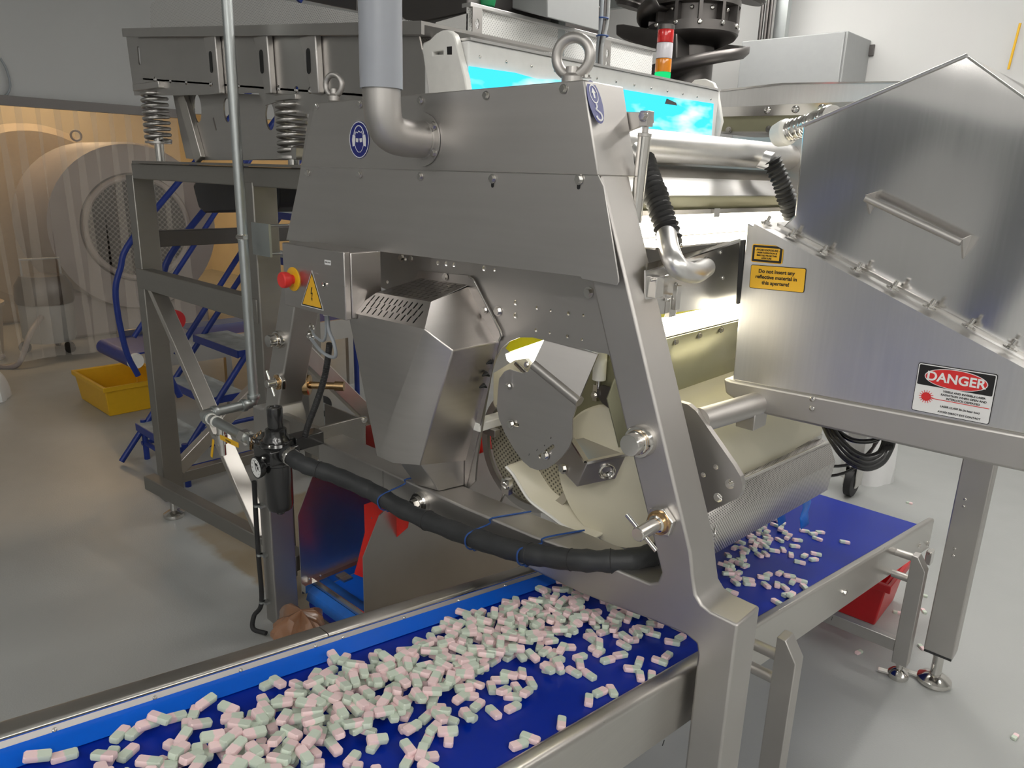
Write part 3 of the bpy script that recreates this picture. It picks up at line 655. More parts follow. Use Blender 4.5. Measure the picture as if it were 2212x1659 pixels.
obj('hose_clamp', B().cyl(h1[-1] - (h1[-1] - h1[-4]) * .9, h1[-1] + (h1[-1] - h1[-3]) * .2, .0262, n=24), m_elev, mc)
# lamp slot below the panel, olive back panel, cream roller
za, zb = on(1500, 668, X=-.86).z, on(1500, 716, X=-.86).z
ls = obj('lower_light_bar', B().box(-.876, -.87, 1.27, 2.2, zb, za), m_lenshot, mc)
obj('lower_light_blocker', B().box(-.90, -.877, 1.265, 2.205, zb - .004, za + .004), m_tray, mc)  # added opaque sheet, stops light leaving behind the lower bar
obj('lower_light_filter', B().box(-.87, -.855, 1.27, 2.2, za - .002, za + .014), m_yglow, mc)
op = [V((-.86, 1.27, zb)), V((-.90, 1.27, on(1500, 800, X=-.90).z)), V((-.86, 1.27, on(1500, 900, X=-.86).z))]
solid(obj('rear_olive_panel', B().sheet([op, [p + V((0, .9, 0)) for p in op]]), m_olive, mc, smooth=10), .004)
for i in range(5):
    y = 1.36 + i * .105; bolt(mc, (-.858, y, zb - .012), EX, .0055)
rc = V((-.90, 1.32, .99)); b = B(); b.lathe([(.165, 0), (.17, .005), (.17, .795), (.165, .80)], rc + V((0, 0, .0)), EY, 64); obj('cream_roller', b, m_cream, mc)
# perforated guard under the roller
pg = [(on(1700, 985, X=-.735).x, on(1700, 985, X=-.735).z), (-.70, on(1700, 1010, X=-.70).z), (-.70, on(1700, 1092, X=-.70).z), (-.73, on(1700, 1100, X=-.73).z)]
b = B(); 
zt1, zb1 = .972, .83
gd = lambda y: .008 - .058 * (y - 1.3) / .83
gpr = ((-.75, zt1 + .015), (-.712, zt1), (-.690, zt1 - .05), (-.70, zb1), (-.73, zb1 - .01))
solid(obj('perforated_guard', B().sheet([[V((x, y, z + gd(y))) for y in (1.3, 2.13)] for x, z in gpr]), m_perf, mc, smooth=20), .0015)
def gbar(name, x0, x1, z0, z1, mat):
    A, C = [[V((x, y, z + gd(y))) for x, z in ((x0, z0), (x1, z0), (x1, z1), (x0, z1))] for y in (1.3, 2.13)]; obj(name, B().loft(A, C), mat, mc, bevel=.002)
gbar('guard_rail', -.752, -.735, zt1 + .012, zt1 + .026, m_bright); gbar('guard_bar', -.750, -.738, zt1 + .026, zt1 + .054, m_rail)
obj('guard_rod', B().cyl((-.715, 1.3, zt1 + .006 + gd(1.3)), (-.715, 2.14, zt1 + .006 + gd(2.14)), .005), m_bright, mc)
obj('guard_end', B().prism([V((x, 2.13, z + gd(2.13))) for x, z in gpr[:4]] + [V((-.80, 2.13, zb1 - .06)), V((-.80, 2.13, zt1 - .05))], (0, .004, 0)), m_tray, mc)
b = B(); b.tube(spline([V((-.695, 1.36, .92)), V((-.68, 1.38, .895)), V((-.685, 1.41, .89)), V((-.692, 1.425, .915))], 6), .0015, 6); obj('wire_loop', b, m_bright, mc)
# translucent blue flaps hanging over the belt
for x, y0_, w_, z0_ in ((-.72, 1.32, .035, .70), (-.74, 2.05, .06, .66), (-.78, 1.98, .05, .68), (-.95, 1.26, .05, .74)):
    rows = [[V((x + .004 * math.sin(3 * k + x * 9), y0_ + w_ * j / 3 + .004 * k, .84 - (.84 - z0_) * k / 5)) for j in range(4)] for k in range(6)]
    solid(obj('curtain_flap', B().sheet(rows), m_bluefilm, mc, smooth=60), .001)
# infeed light box on top of the machine
XI = -1.38
ib = thing('infeed_light_box', 'white infeed box with a row of screws and bright blue film window above the hood', 'machine part', (XI, 1.9, 1.7))
zI = lambda x, y: on(x, y, X=XI).z
zt_, zc_, zb_ = zI(1275, 140), zI(1275, 190), zI(1275, 262)
y0i, y1i = on(1012, 130, X=XI).y, on(1552, 220, X=XI).y
m_infw = plain('infeed_white', (.86, .86, .84), .35)
obj('body', B().box(XI - .16, XI, y0i, y1i, zb_ - .1, zt_), m_infw, ib, bevel=.004)
def film_mat():
    m = bpy.data.materials.new('lit_blue_film'); m.use_nodes = True; nt = m.node_tree; nt.nodes.clear(); L = nt.links.new
    tc = node(nt, 'ShaderNodeTexCoord'); mp = node(nt, 'ShaderNodeMapping'); mp.inputs['Scale'].default_value = (1, 4.5, 16); L(tc.outputs['Object'], mp.inputs['Vector'])
    nz = node(nt, 'ShaderNodeTexNoise', Scale=1.0, Detail=3.0); L(mp.outputs['Vector'], nz.inputs['Vector'])
    mr = node(nt, 'ShaderNodeMapRange'); mr.inputs['From Min'].default_value = .45; mr.inputs['From Max'].default_value = .68; L(nz.outputs['Fac'], mr.inputs['Value'])
    mx = node(nt, 'ShaderNodeMix', data_type='RGBA'); mx.inputs[6].default_value = (.06, .72, 1.0, 1); mx.inputs[7].default_value = (.95, 1.0, 1.0, 1); L(mr.outputs['Result'], mx.inputs[0])
    e = node(nt, 'ShaderNodeEmission'); e.inputs[1].default_value = 1.25; L(mx.outputs[2], e.inputs[0]); o = node(nt, 'ShaderNodeOutputMaterial'); L(e.outputs[0], o.inputs[0]); return m
m_cyan = film_mat()
fr_ = [on(x, y, X=XI + .002) for x, y in ((1012, 143), (1060, 150), (1110, 157), (1160, 171), (1200, 172), (1300, 186), (1420, 206), (1540, 224), (1535, 300), (1012, 250))]
obj('film_window', B().prism(fr_, (.003, 0, 0)), m_cyan, ib, smooth=0)
obj('top_lip', B().box(XI - .165, XI + .006, y0i, y1i, zt_, zt_ + .006), m_laser, ib)
for i in range(13):
    y = y0i + (y1i - y0i) * (i + .4) / 13; bolt(ib, (XI, y, zc_ + .028), EX, .004, dome=True, name='screw')
def chk(pl_, Y, name):
    b = B(); hole = px2([(934, 112), (957, 109), (957, 117), (935, 119)], Y) if name == 'cheek_plate' else None
    b.plate(px2(pl_, Y), [hole] if hole else [], (0, Y, 0), EX, EZ, (0, .02, 0)); return obj(name, b, m_white, ib, bevel=.003)
chk([(931, 240), (912, 110), (914, 92), (928, 86), (942, 72), (955, 65), (968, 65), (978, 72), (983, 84), (1004, 170), (1016, 250)], y0i - .022, 'cheek_plate')
o = obj('cheek_slot', B().prism(Pp([(965, 101), (976, 100), (976, 118), (966, 118)], y0i - .0225), (0, .001, 0)), m_slotdark, ib)
chk([(1485, 300), (1482, 190), (1500, 172), (1522, 170), (1540, 178), (1548, 195), (1558, 262), (1548, 300)], y1i + .002, 'cheek_plate_far')
obj('tape_patch', B().prism([on(x, y, X=XI + .006) for x, y in ((1436, 224), (1440, 213), (1460, 222), (1462, 228))], (.001, 0, 0)), m_elev, ib)
# ================================================================== control box on the left leg
YX = 1.045
cbx = thing('control_box', 'stainless control box with red emergency stop button under the hood', 'control box', (-1.78, 1.1, 1.2))
dl = Pp([(613, 528), (743, 541), (746, 692), (612, 658)], YX)
xb0, xb1 = (dl[0].x + dl[3].x) / 2, (dl[1].x + dl[2].x) / 2; zb0, zb1 = (dl[2].z + dl[3].z) / 2, (dl[0].z + dl[1].z) / 2
obj('door', B().box(xb0, xb1, YX, YX + .018, zb0, zb1), m_cover, cbx, bevel=.002)
obj('body', B().box(xb0 + .002, xb1 - .001, YX + .02, 1.157, zb0 + .002, zb1 - .002), m_cover, cbx, bevel=.003)
p = on(634, 603, Y=YX); b = B(); b.lathe([(.0315, 0), (.0315, .0025), (.030, .003)], p, nF, 36); es = obj('emergency_stop', b, m_yellow, cbx)
b = B(); b.lathe([(.0125, .003), (.0125, .013), (.019, .015), (.0215, .024), (.021, .034), (.018, .037), (0, .0375)], p, nF, 30); obj('mushroom_button', b, m_red, es, label='red mushroom push button')
tri = Pp([(674, 584), (699, 671), (651, 659)], YX - .0006); c = (tri[0] + tri[1] + tri[2]) / 3
def tri2(s_): return [((q_ - c).x * s_, (q_ - c).z * s_) for q_ in tri]
ws = flat(cbx, 'warning_triangle', tri2(1.0), c, EX, EZ, m_signW); flat(ws, 'triangle_border', tri2(.94), c - EY * .0004, EX, EZ, m_ink); flat(ws, 'triangle_field', tri2(.84), c - EY * .0008, EX, EZ, m_signY)
flat(ws, 'bolt_print', [(.000, .022), (-.0045, .003), (.0005, .004), (-.0015, -.008), (-.004, -.007), (.0005, -.015), (.003, -.0065), (.0008, -.0075), (.0048, .008), (-.0003, .007), (.004, .021)][::-1], c - EY * .0012, EX, EZ, m_ink)
tg = flat(cbx, 'name_tag', [(-.0135, -.006), (.0135, -.006), (.0135, .006), (-.0135, .006)], on(708, 567, Y=YX - .0004), EX, EZ, m_signW)
lettering(tg, 'TIM E STOP', on(708, 567, Y=YX - .0009), EX, EZ, .0045, m_ink)
p = on(702, 615, Y=YX); b = B(); b.lathe([(.0095, 0), (.0095, .003), (.007, .0035), (.007, .001), (0, .001)], p, nF, 20); lk = obj('door_lock', b, m_bright, cbx); flat(lk, 'key_slot', [(-.002, -.004), (.002, -.004), (.002, .004), (-.002, .004)], p - EY * .0012, EX, EZ, m_slotdark)
gl = B(); gp0 = on(706, 694, Y=1.10); gl.lathe([(.012, 0), (.012, .01), (.009, .012), (.009, .02)], (gp0.x, 1.10, zb0 + .002), -EZ, 12); obj('cable_gland', gl, m_white, cbx)
for i, (x, y) in enumerate(((663, 700), (661, 718))):
    g = on(x, y, Y=1.19) + V((.02, 0, 0)); b = B(); ax = V((.9, -.35, -.35)).normalized(); r0 = (.0075, .0105)[i]
    b.lathe([(r0, 0), (r0, .006), (r0 * 1.2, .007), (r0 * 1.2, .016), (r0, .018), (r0 * 1.05, .026), (r0 * .7, .032)], g, ax, 14); obj('wall_gland', b, m_bright, cbx)
cz = zb0 - .018
cab = lambda pts, r, name, mat, parent, n=8: obj(name, B().tube(spline(pts, 7), r, n), mat, parent, smooth=60)
g1_, g2_ = on(663, 700, Y=1.19) + V((.045, -.01, -.012)), on(661, 718, Y=1.19) + V((.045, -.01, -.012))
cab([g1_, on(680, 726, Y=1.13), on(697, 737, Y=1.12), on(704, 722, Y=1.11), V((gp0.x - .004, 1.10, cz))], .0038, 'loop_cable', m_cable, cbx)
cab([g2_, on(690, 755, Y=1.13), on(712, 770, Y=1.12), on(725, 768, Y=1.11), on(721, 740, Y=1.105), on(711, 715, Y=1.10), V((gp0.x + .004, 1.10, cz))], .0052, 'loop_cable', m_cable, cbx)
cd = spline([on(712, 742, Y=1.13), on(706, 790, Y=1.13), on(697, 830, Y=1.12), on(682, 875, Y=1.11), on(665, 920, Y=1.10), on(655, 960, Y=1.10)], 8)
corr(cd, .0088, .0008, .004, 'flexible_conduit', m_rubber, cbx, 12)
# ================================================================== filter regulator on the left post
YR = 1.02
rx = on(597, 950, Y=YR).x
fg_ = thing('filter_regulator', 'black compressed air filter regulator with round gauge and black bowl', 'air regulator', (rx, YR, .58))
zk0, zk1 = on(595, 880, Y=YR).z, on(595, 918, Y=YR).z
zb_top, zb_bot = on(600, 985, Y=YR).z, on(602, 1105, Y=YR).z
b = B(); b.lathe([(.021, zk1 - .006), (.022, zk1), (.0225, zk0 - .004), (.021, zk0), (.014, zk0), (.013, zk0 - .003), (0, zk0 - .003)], (rx, YR, 0), EZ, 28); obj('adjusting_knob', b, m_black, fg_)
z_ = zk1
b = B(); b.lathe([(.019, z_ - .03), (.019, z_ - .006)], (rx, YR, 0), EZ, 24); b.lathe([(.047, z_ - .062), (.049, z_ - .055), (.045, z_ - .047), (.040, z_ - .046), (.036, z_ - .035), (.031, z_ - .028), (.030, z_ - .012), (.024, z_ - .008), (.02, z_ - .008)], (rx, YR, 0), EZ, 28); obj('bonnet', b, m_black, fg_)
for k in range(6):
    a = PI / 3 * k + .2; b = B(); b.obox((rx + .041 * math.cos(a), YR + .041 * math.sin(a), z_ - .05), (math.cos(a), math.sin(a), 0), (-math.sin(a), math.cos(a), 0), EZ, .007, .008, .007); obj('bonnet_lug', b, m_black, fg_, bevel=.002)
b = B(); b.box(rx - .050, rx + .050, YR - .048, YR + .046, zb_top - .010, z_ - .058); obj('body', b, m_black, fg_, bevel=.006)
b = B(); b.lathe([(.043, zb_top + .002), (.046, zb_top - .004), (.046, zb_top - .02), (.040, zb_top - .024), (.039, zb_bot + .03), (.034, zb_bot + .016), (.020, zb_bot + .008), (.010, zb_bot + .008), (.012, zb_bot), (.006, zb_bot - .004), (0, zb_bot - .004)], (rx, YR, 0), EZ, 32); obj('bowl', b, m_black, fg_)
gz = on(551, 1010, Y=YR - .05).z; gx = on(551, 1010, Y=YR - .05).x
gax = V((-.1, -1, 0)).normalized(); gx = rx - .006; gz = zb_top + .004
gc = on(554, 1010, Y=.955)
b = B(); b.lathe([(.029, -.014), (.0325, -.002), (.0325, .002), (.029, .003), (.029, .001), (0, .001)], gc, -EY, 30); b.cyl(gc, gc + V((.01, .03, .01)), .014); ga = obj('gauge', b, m_black, fg_)
flat(ga, 'dial', circ(0, 0, .0288, 28), gc - EY * .0012, EX, EZ, m_signW)
flat(ga, 'needle', [(.0006, -.012), (.0024, -.010), (-.006, .021), (-.008, .019)], gc - EY * .0018, EX, EZ, m_ink)
for k in range(9):
    a = math.radians(-45 + 33.75 * k); flat(ga, 'dial_tick', [(math.cos(a) * .022 + dx, math.sin(a) * .022 + dy) for dx, dy in circ(0, 0, .0016, 6)], gc - EY * .0018, EX, EZ, m_ink)
b = B(); lkx = rx - .055; b.box(rx - .105, rx - .045, YR - .034, YR + .034, zb_top + .005, z_ - .050); obj('lockout_block', b, m_black, fg_, bevel=.005)
tg = flat(fg_, 'block_label', [(-.014, -.005), (.014, -.005), (.014, .005), (-.014, .005)], (rx - .074, YR - .0345, zb_top + .035), EX, EZ, m_ink); lettering(tg, 'PLUS', (rx - .068, YR - .0352, zb_top + .035), EX, EZ, .007, m_signW)
flat(tg, 'white_tab', [(-.006, -.006), (.002, -.006), (.002, .006), (-.006, .006)], (rx - .088, YR - .0352, zb_top + .035), EX, EZ, m_signW)
# chain of the lock-out pin
ch = spline([(rx - .05, YR - .02, z_ - .03), (rx - .075, YR - .034, z_ - .055), (rx - .085, YR - .036, z_ - .085), (rx - .083, YR - .036, zb_top + .015)], 5)
for i, pch in enumerate(ch): link('chain_link', CHAIN, fg_, frame_m(pch, V((1, 0, 0)), V((0, 0, 1)), V((0, -1, 0))) @ Matrix.Rotation(i * PI / 2, 4, 'Y')) if 'CHAIN' in globals() else None
for dx, dz in ((.010, -.004), (.052, .042)):
    b = B(); b.lathe([(.0055, 0), (.0055, .003), (.003, .0055), (0, .006)], (rx + dx, YR - .048, zb_top + .012 + dz), nF, 14); obj('body_screw', b, m_bright, fg_)
obj('wall_bracket', B().box(rx - .02, rx + .03, YR + .045, YF0 - .001, zb_top + .01, zb_top + .05), m_black, fg_, bevel=.003)
# ================================================================== galvanised compressed-air drop
XG, YGp = -2.335, 1.2
zgl = on(548, 868, X=XG).z
gpipe = thing('air_pipe', 'galvanised steel compressed air pipe dropping beside the stand', 'pipe', (XG, YGp, zgl))
pc = on(450, 897, X=XG - .0); yC = YR; 
b = B(); b.tube([V((XG, YGp, 3.45)), V((XG, YGp, zgl + .03))] + bez((XG, YGp, zgl + .02), (XG, YGp, zgl), (XG, YGp - .005, zgl - .005), (XG, YGp - .03, zgl - .005), 6) + [V((XG, yC + .03, zgl - .007))] + bez((XG, yC + .02, zgl - .007), (XG, yC, zgl - .008), (XG, yC, zgl - .008), (XG + .03, yC, zgl - .009), 6) + [V((rx - .09, yC, zgl - .012))], .0165, 20)
obj('pipe_run', b, m_galv, gpipe, smooth=60)
for a, d, r in (((XG, YGp, zgl + .012), EZ, .021), ((XG, YGp - .03, zgl - .005), -EY, .021), ((XG, yC + .03, zgl - .007), EY, .021), ((XG + .03, yC, zgl - .009), EX, .023), ((rx - .13, yC, zgl - .012), EX, .024)):
    b = B(); b.lathe([(r, 0), (r * 1.04, .003), (r * 1.04, .012), (r, .016)], a, d, 20); obj('collar', b, m_galv, gpipe)
for x in (XG + .052, XG + .085):
    b = B(); b.lathe([(.019, 0), (.0195, .004), (.019, .008)], (x, yC, zgl - .0095), EX, 18); obj('thread_tape', b, m_white, gpipe)
b = B(); b.prism([(rx - .20 + 0, yC + .024 * math.cos(PI / 3 * k), zgl - .011 + .024 * math.sin(PI / 3 * k)) for k in range(6)], (.03, 0, 0)); obj('union_nut', b, m_bright, gpipe)
tx = XG + .12; b = B(); b.cyl((tx, yC, zgl - .01), (tx, yC, zgl - .075), .014); b.lathe([(.018, 0), (.018, .03)], (tx, yC, zgl - .075), EZ, 16); b.cyl((tx, yC, zgl - .075), (tx, yC, zgl - .115), .011); b.cyl((tx, yC, zgl - .06), (tx - .035, yC - .01, zgl - .058), .007); dv = obj('drain_valve', b, m_bright, gpipe)
b = B(); b.beam((tx - .035, yC - .012, zgl - .07), (tx - .055, yC - .014, zgl - .135), .004, .012, up=EX); obj('valve_lever', b, m_yellow, dv, bevel=.002)
b = B(); L0, L1 = on(476, 944, Y=.99), on(515, 962, Y=.99); b.beam(L0, L1, .004, .016); lv = obj('stop_lever', b, m_yellow, gpipe, bevel=.0015)
lettering(lv, 'STASSKA', (L0 + L1) / 2 - EY * .003, (L1 - L0), EZ, .009, m_ink)
# clamp bracket carrying the pipe on the stand
bx = on(580, 515, Y=1.24); b = B(); b.box(XG - .012, XG + .10, 1.238, 1.246, bx.z - .06, bx.z + .045); cl_ = obj('clamp_plate', b, m_galv, gpipe)
b = B(); b.lathe([(.0185, -.008), (.0185, .008)], (XG, YGp, bx.z), EZ, 20); b.cyl((XG, YGp - .02, bx.z), (XG + .035, YGp - .012, bx.z), .006); obj('clamp_ring', b, m_bright, gpipe)
b = B(); b.cyl((XG + .09, 1.24, bx.z + .04), (XG + .09, 1.38, bx.z + .04), .004); b.cyl((XG + .09, 1.24, bx.z - .05), (XG + .09, 1.38, bx.z - .05), .004); b.box(XG + .083, XG + .097, 1.37, 1.376, bx.z - .06, bx.z + .05); obj('clamp_rods', b, m_galv, gpipe)
# ================================================================== wrapped hose from regulator to the valve box
hp = [V((rx + .045, YR, zb_top + .022)), on(655, 1003, Y=1.03), on(720, 1025, Y=1.07), on(800, 1060, Y=1.10), on(880, 1105, Y=1.115), on(985, 1148, Y=1.12), on(1100, 1186, Y=1.12), on(1200, 1205, Y=1.13), on(1300, 1212, Y=1.16), on(1385, 1205, Y=1.215), on(1445, 1180, Y=1.30), on(1450, 1120, Y=1.345), on(1410, 1075, Y=1.35), cf2 + ax * .02 if False else cf2 + V((.75, -.6, -.1)).normalized() * .06]
hs_ = spline(hp, 9); wh = thing('air_hose', 'thick black tape-wrapped hose sagging along the lower beam', 'hose', (-1.4, 1.1, .85))
rnd = random.Random(3); rs = [.0235 + .0012 * math.sin(i * 1.3) + rnd.uniform(-.0008, .0008) for i in range(len(hs_))]
obj('hose_run', B().tube(hs_, rs, 20), m_hose, wh, smooth=60)
b = B(); d0 = (hs_[3] - hs_[1]).normalized(); b.lathe([(.026, 0), (.027, .004), (.027, .012), (.026, .016)], hs_[2], d0, 22); obj('hose_clamp', b, m_bright, wh)
for i in (14, 40, 58, 66, 74, 84):
    d0 = (hs_[i + 1] - hs_[i - 1]).normalized(); b = B(); b.torus(hs_[i], d0, rs[i] + .0002, .0012, 24, 6); obj('tape_edge', b, m_rubber, wh)
for i, dx in ((31, .0), (48, .0), (57, .0)):
    hc = hs_[i]; d0 = (hs_[i + 1] - hs_[i - 1]).normalized(); u, v, _ = basis(d0)
    pts = [hc + V((0, -.027, .0)), hc + V((0, -.02, -.02)), hc + V((0, .0, -.028))]
    zt_b = .858 if hc.x < -1.0 else .868
    loop = [hc + V((.0, .02, -.025)), hc + V((0, -.008, -.0275)), hc + V((0, -.026, -.008)), hc + V((.002, -.02, .018)), V((hc.x + .015, 1.158, zt_b - .012)), V((hc.x + .02, 1.162, zt_b + .003)), V((hc.x + .06, 1.255, zt_b + .004))]
    b = B(); b.tube(spline(loop, 4), .0022, 6); b.obox(hc + V((0, .006, -.03)), EX, EY, EZ, .003, .004, .006); obj('zip_tie', b, m_tie, wh)
# conduit down the left post
cp = spline([on(549, 1040, Y=1.135), on(552, 1100, Y=1.14), on(558, 1195, Y=1.14), on(565, 1300, Y=1.14), on(549, 1330, Y=1.12), on(547, 1358, Y=1.11), on(575, 1368, Y=1.13)], 8)
cdt = thing('post_conduit', 'thin black conduit clipped down the left post of the machine', 'conduit', (-2.26, 1.14, .05))
obj('conduit', B().tube(cp, .0085, 10), m_rubber, cdt, smooth=60)
for x, y in ((555, 1092), (561, 1198), (566, 1300)):
    p = on(x, y, Y=1.14); b = B(); b.lathe([(.011, -.004), (.011, .004)], p, EZ, 14); b.box(p.x, p.x + .025, 1.14, 1.1595, p.z - .004, p.z + .004); obj('conduit_clip', b, m_galv, cdt)
# ================================================================== laser box on the right
YL = 1.5
lz = thing('laser_box', 'brushed steel laser box with sloping lid, warning signs and a grab handle', 'machine', (-.4, 2.0, 0))
body = Pp([(1614, 482), (1629, 489), (1690, 526), (2330, 866), (2330, 960), (1582, 821)], YL)
obj('lower_body', B().prism(body, (0, .62, 0)), m_laser, lz, bevel=.003)
A0, A1 = on(1614, 482, Y=YL), on(2330, 866, Y=YL)
# bent flange along the sloping edge
dA = (A1 - on(1629, 489, Y=YL)).normalized(); nA = V((-dA.z, 0, dA.x)); a_ = on(1629, 489, Y=YL); 
b = B(); b.prism([a_ + V((0, -.003, 0)) + nA * .0, a_ + V((0, -.003, 0)) + nA * .006, a_ + V((0, .60, 0)) + nA * .006, a_ + V((0, .60, 0))], dA * (A1 - a_).length); obj('lid_flange', b, m_laser, lz, bevel=.0015)
b = B(); b.prism([a_ + V((0, -.004, 0)) - nA * .012, a_ + V((0, -.004, 0)) + nA * .006, a_ + V((0, -.001, 0)) + nA * .006, a_ + V((0, -.001, 0)) - nA * .012], dA * (A1 - a_).length); obj('flange_lip', b, m_laser, lz)
YU = 1.552
up = Pp([(1680, 489), (1716, 465), (1734, 272), (2090, 119), (2340, 300), (2340, 838)], YU)
up[0].z -= .012; up[5].z -= .02
obj('upper_hood', B().prism(up, (0, .50, 0)), m_laserup, lz, bevel=.004, seg=3)
b = B(); b.tube([on(1734, 271, Y=YU - .001), on(2090, 118, Y=YU - .001)], .0028, 8); obj('hood_hem', b, m_laser, lz)
q0 = on(1680, 489, Y=YU) + V((0, -.004, .0)); d_ = on(2340, 838, Y=YU) - on(1680, 489, Y=YU); b = B(); b.prism([q0, q0 + V((0, 0, .007)), q0 + V((0, .004, .007)), q0 + V((0, .004, 0))], d_); obj('hood_joint', b, m_bright, lz)
for x, y in ((1656, 482), (1709, 510), (1778, 545), (1851, 583), (1929, 622), (2008, 663), (2093, 705), (2183, 750)):
    p = on(x, y, Y=1.528); o = bolt(lz, p - nA * .001, nA, .0068); b = B(); b.cyl(p + nA * .004, p + nA * .016, .0035); b.lathe([(.0125, -.002), (.0125, 0)], p, nA, 16); obj('clamp_stud', b, m_bright, lz)
# grab handle
h0, h1_ = on(1870, 428, Y=YU - .035), on(2076, 524, Y=YU - .035)
hb = obj('grab_handle', B().cyl(h0, h1_, .0068, n=20), m_frame, lz)
for e in (h0, h1_):
    n_ = V((e.x, YU, e.z)); b = B(); b.prism([e + V((0, -.006, .006)), e + V((0, .004, -.006)), V((n_.x - .002, YU, n_.z - .03)), V((n_.x + .004, YU, n_.z + .012))], (.003, 0, 0)); obj('handle_bracket', b, m_frame, hb)
# signs
def sgn(name, TL, TR, BR, BL, mat, parent=lz):
    pts = Pp([TL, TR, BR, BL], YL - .0008); c = (pts[0] + pts[1] + pts[2] + pts[3]) / 4
    u = ((pts[1] - pts[0]) + (pts[2] - pts[3])); wd = u.length / 2; u = V((u.x, 0, u.z)).normalized(); v = V((-u.z, 0, u.x)); ht = (pts[0] - pts[3]).length * .5 + (pts[1] - pts[2]).length * .5
    o = flat(parent, name, rrect(-wd / 2, wd / 2, -ht / 2, ht / 2, .004), c, u, v, mat); return o, c, u, v, wd, ht
o, c, u, v, wd, ht = sgn('aperture_sign', (1625, 527), (1693, 531), (1690, 572), (1623, 565), m_signY)
e = -EY * .0005
flat(o, 'sign_border', rrect(-wd * .47, wd * .47, -ht * .45, ht * .45, .0015), c + e, u, v, m_ink); flat(o, 'sign_field', rrect(-wd * .40, wd * .40, -ht * .33, ht * .33, .001), c + e * 2, u, v, m_signY)
for i, (t_, s_) in enumerate((('- AVOID EXPOSURE -', .0058), ('LASER RADIATION IS', .0047), ('EMITTED FROM THIS', .0047), ('APERTURE', .0047))):
    lettering(o, t_, c + e * 3 + v * (ht * .2 - i * ht * .15), u, v, s_, m_ink, bold=.0001)
o, c, u, v, wd, ht = sgn('reflective_sign', (1623, 571), (1742, 580), (1737, 633), (1618, 622), m_ink)
flat(o, 'sign_field', rrect(-wd / 2 + .0012, wd / 2 - .0012, -ht / 2 + .0012, ht / 2 - .0012, .003), c + e, u, v, m_signY)
for i, t_ in enumerate(('Do not insert any', 'reflective material in', 'this aperture!')): lettering(o, t_, c + e * 2 + v * (.0125 - i * .0118) - u * .002, u, v, .0108, m_ink, bold=.00025)
o, c, u, v, wd, ht = sgn('danger_sign', (1985, 782), (2155, 809), (2138, 918), (1968, 885), m_ink)
flat(o, 'sign_white', rrect(-wd / 2 + .0012, wd / 2 - .0012, -ht / 2 + .0012, ht / 2 - .0012, .0035), c + e, u, v, m_signW)
flat(o, 'sign_header', rrect(-wd / 2 + .003, wd / 2 - .003, ht * .06, ht / 2 - .003, .002), c + e * 2, u, v, m_ink)
flat(o, 'sign_oval_rim', circ(.001, ht * .26, wd * .40, 32, ht * .20), c + e * 3, u, v, m_signW); flat(o, 'sign_oval', circ(.001, ht * .26, wd * .388, 32, ht * .186), c + e * 4, u, v, m_signR)
lettering(o, 'DANGER', c + e * 5 + v * ht * .26 + u * .001, u, v, .0235, m_signW, bold=.0006)
sb = c + e * 2 - u * wd * .33 - v * ht * .17
flat(o, 'sunburst', circ(0, 0, .0082, 20), sb, u, v, m_signR)
for k in range(16):
    a = 2 * PI * k / 16; flat(o, 'ray_print', [(math.cos(a) * r_ - math.sin(a) * s_, math.sin(a) * r_ + math.cos(a) * s_) for r_, s_ in ((.0075, -.0006), (.0125, -.0004), (.0125, .0004), (.0075, .0006))], sb, u, v, m_signR)
flat(o, 'beam_print', [(.008, -.0006), (wd * .80, -.0006), (wd * .80, .0006), (.008, .0006)], sb - v * .0015, u, v, m_signR)
for i, (t_, s_) in enumerate((('VISIBLE AND INVISIBLE LASER', .0052), ('RADIATION WHEN OPEN AND', .0052), ('INTERLOCK DEFEATED', .0052))): lettering(o, t_, c + e * 2 + v * (ht * (-.005) - i * .0064) + u * wd * .14, u, v, s_, m_ink, bold=.0001)
for i, t_ in enumerate(('LASER CLASS 3b (in laser box)', 'AVOID DIRECT EYE CONTACT')): lettering(o, t_, c + e * 2 + v * (ht * (-.31) - i * .0105) + u * wd * .12, u, v, .0050, m_ink, bold=.0001)
# support beam, bar and bracket plate
bm_ = Pp([(1562, 817), (1582, 822), (2330, 962), (2330, 1046), (2069, 990), (1653, 896), (1600, 872), (1566, 850)], YL - .008)
sp_ = obj('support_beam', B().prism(bm_, (0, .07, 0)), m_frame, lz, bevel=.006, seg=3)
for x, y in ((1755, 862), (1754, 882)): bolt(sp_, on(x, y, Y=YL - .009), nF, .006, dome=True)
r0, r1_ = on(1512, 908, Y=1.315), on(1650, 868, Y=1.52)
obj('support_bar', B().cyl(r0, r1_, .0255, n=32), m_frame, lz)
hh = []
for x, y, r in ((1546, 1009, .0055), (1519, 1026, .0055), (1576, 1046, .010), (1551, 1075, .010)):
    p = on(x, y, Y=1.3); hh.append(circ(p.x, p.z, r, 14))
obj('bracket_plate', B().plate(px2([(1430, 862), (1470, 869), (1486, 874), (1503, 888), (1520, 912), (1585, 1005), (1600, 1030), (1604, 1050), (1602, 1064), (1594, 1076), (1522, 1111), (1440, 1130)], 1.3), hh, (0, 1.3, 0), EX, EZ, (0, .014, 0)), m_frame, lz, smooth=0)
pbk = on(1632, 905, Y=1.49); obj('stop_block', B().box(pbk.x - .03, pbk.x + .012, 1.46, 1.52, pbk.z - .018, pbk.z + .02), m_frame, lz, bevel=.002)
# black gasket between box and machine
gk = on(1590, 580, Y=1.51); obj('gasket', B().prism([on(x, y, Y=1.515) for x, y in ((1596, 520), (1608, 517), (1604, 655), (1588, 658))], (0, .25, 0)), m_rubber, lz, bevel=.004)
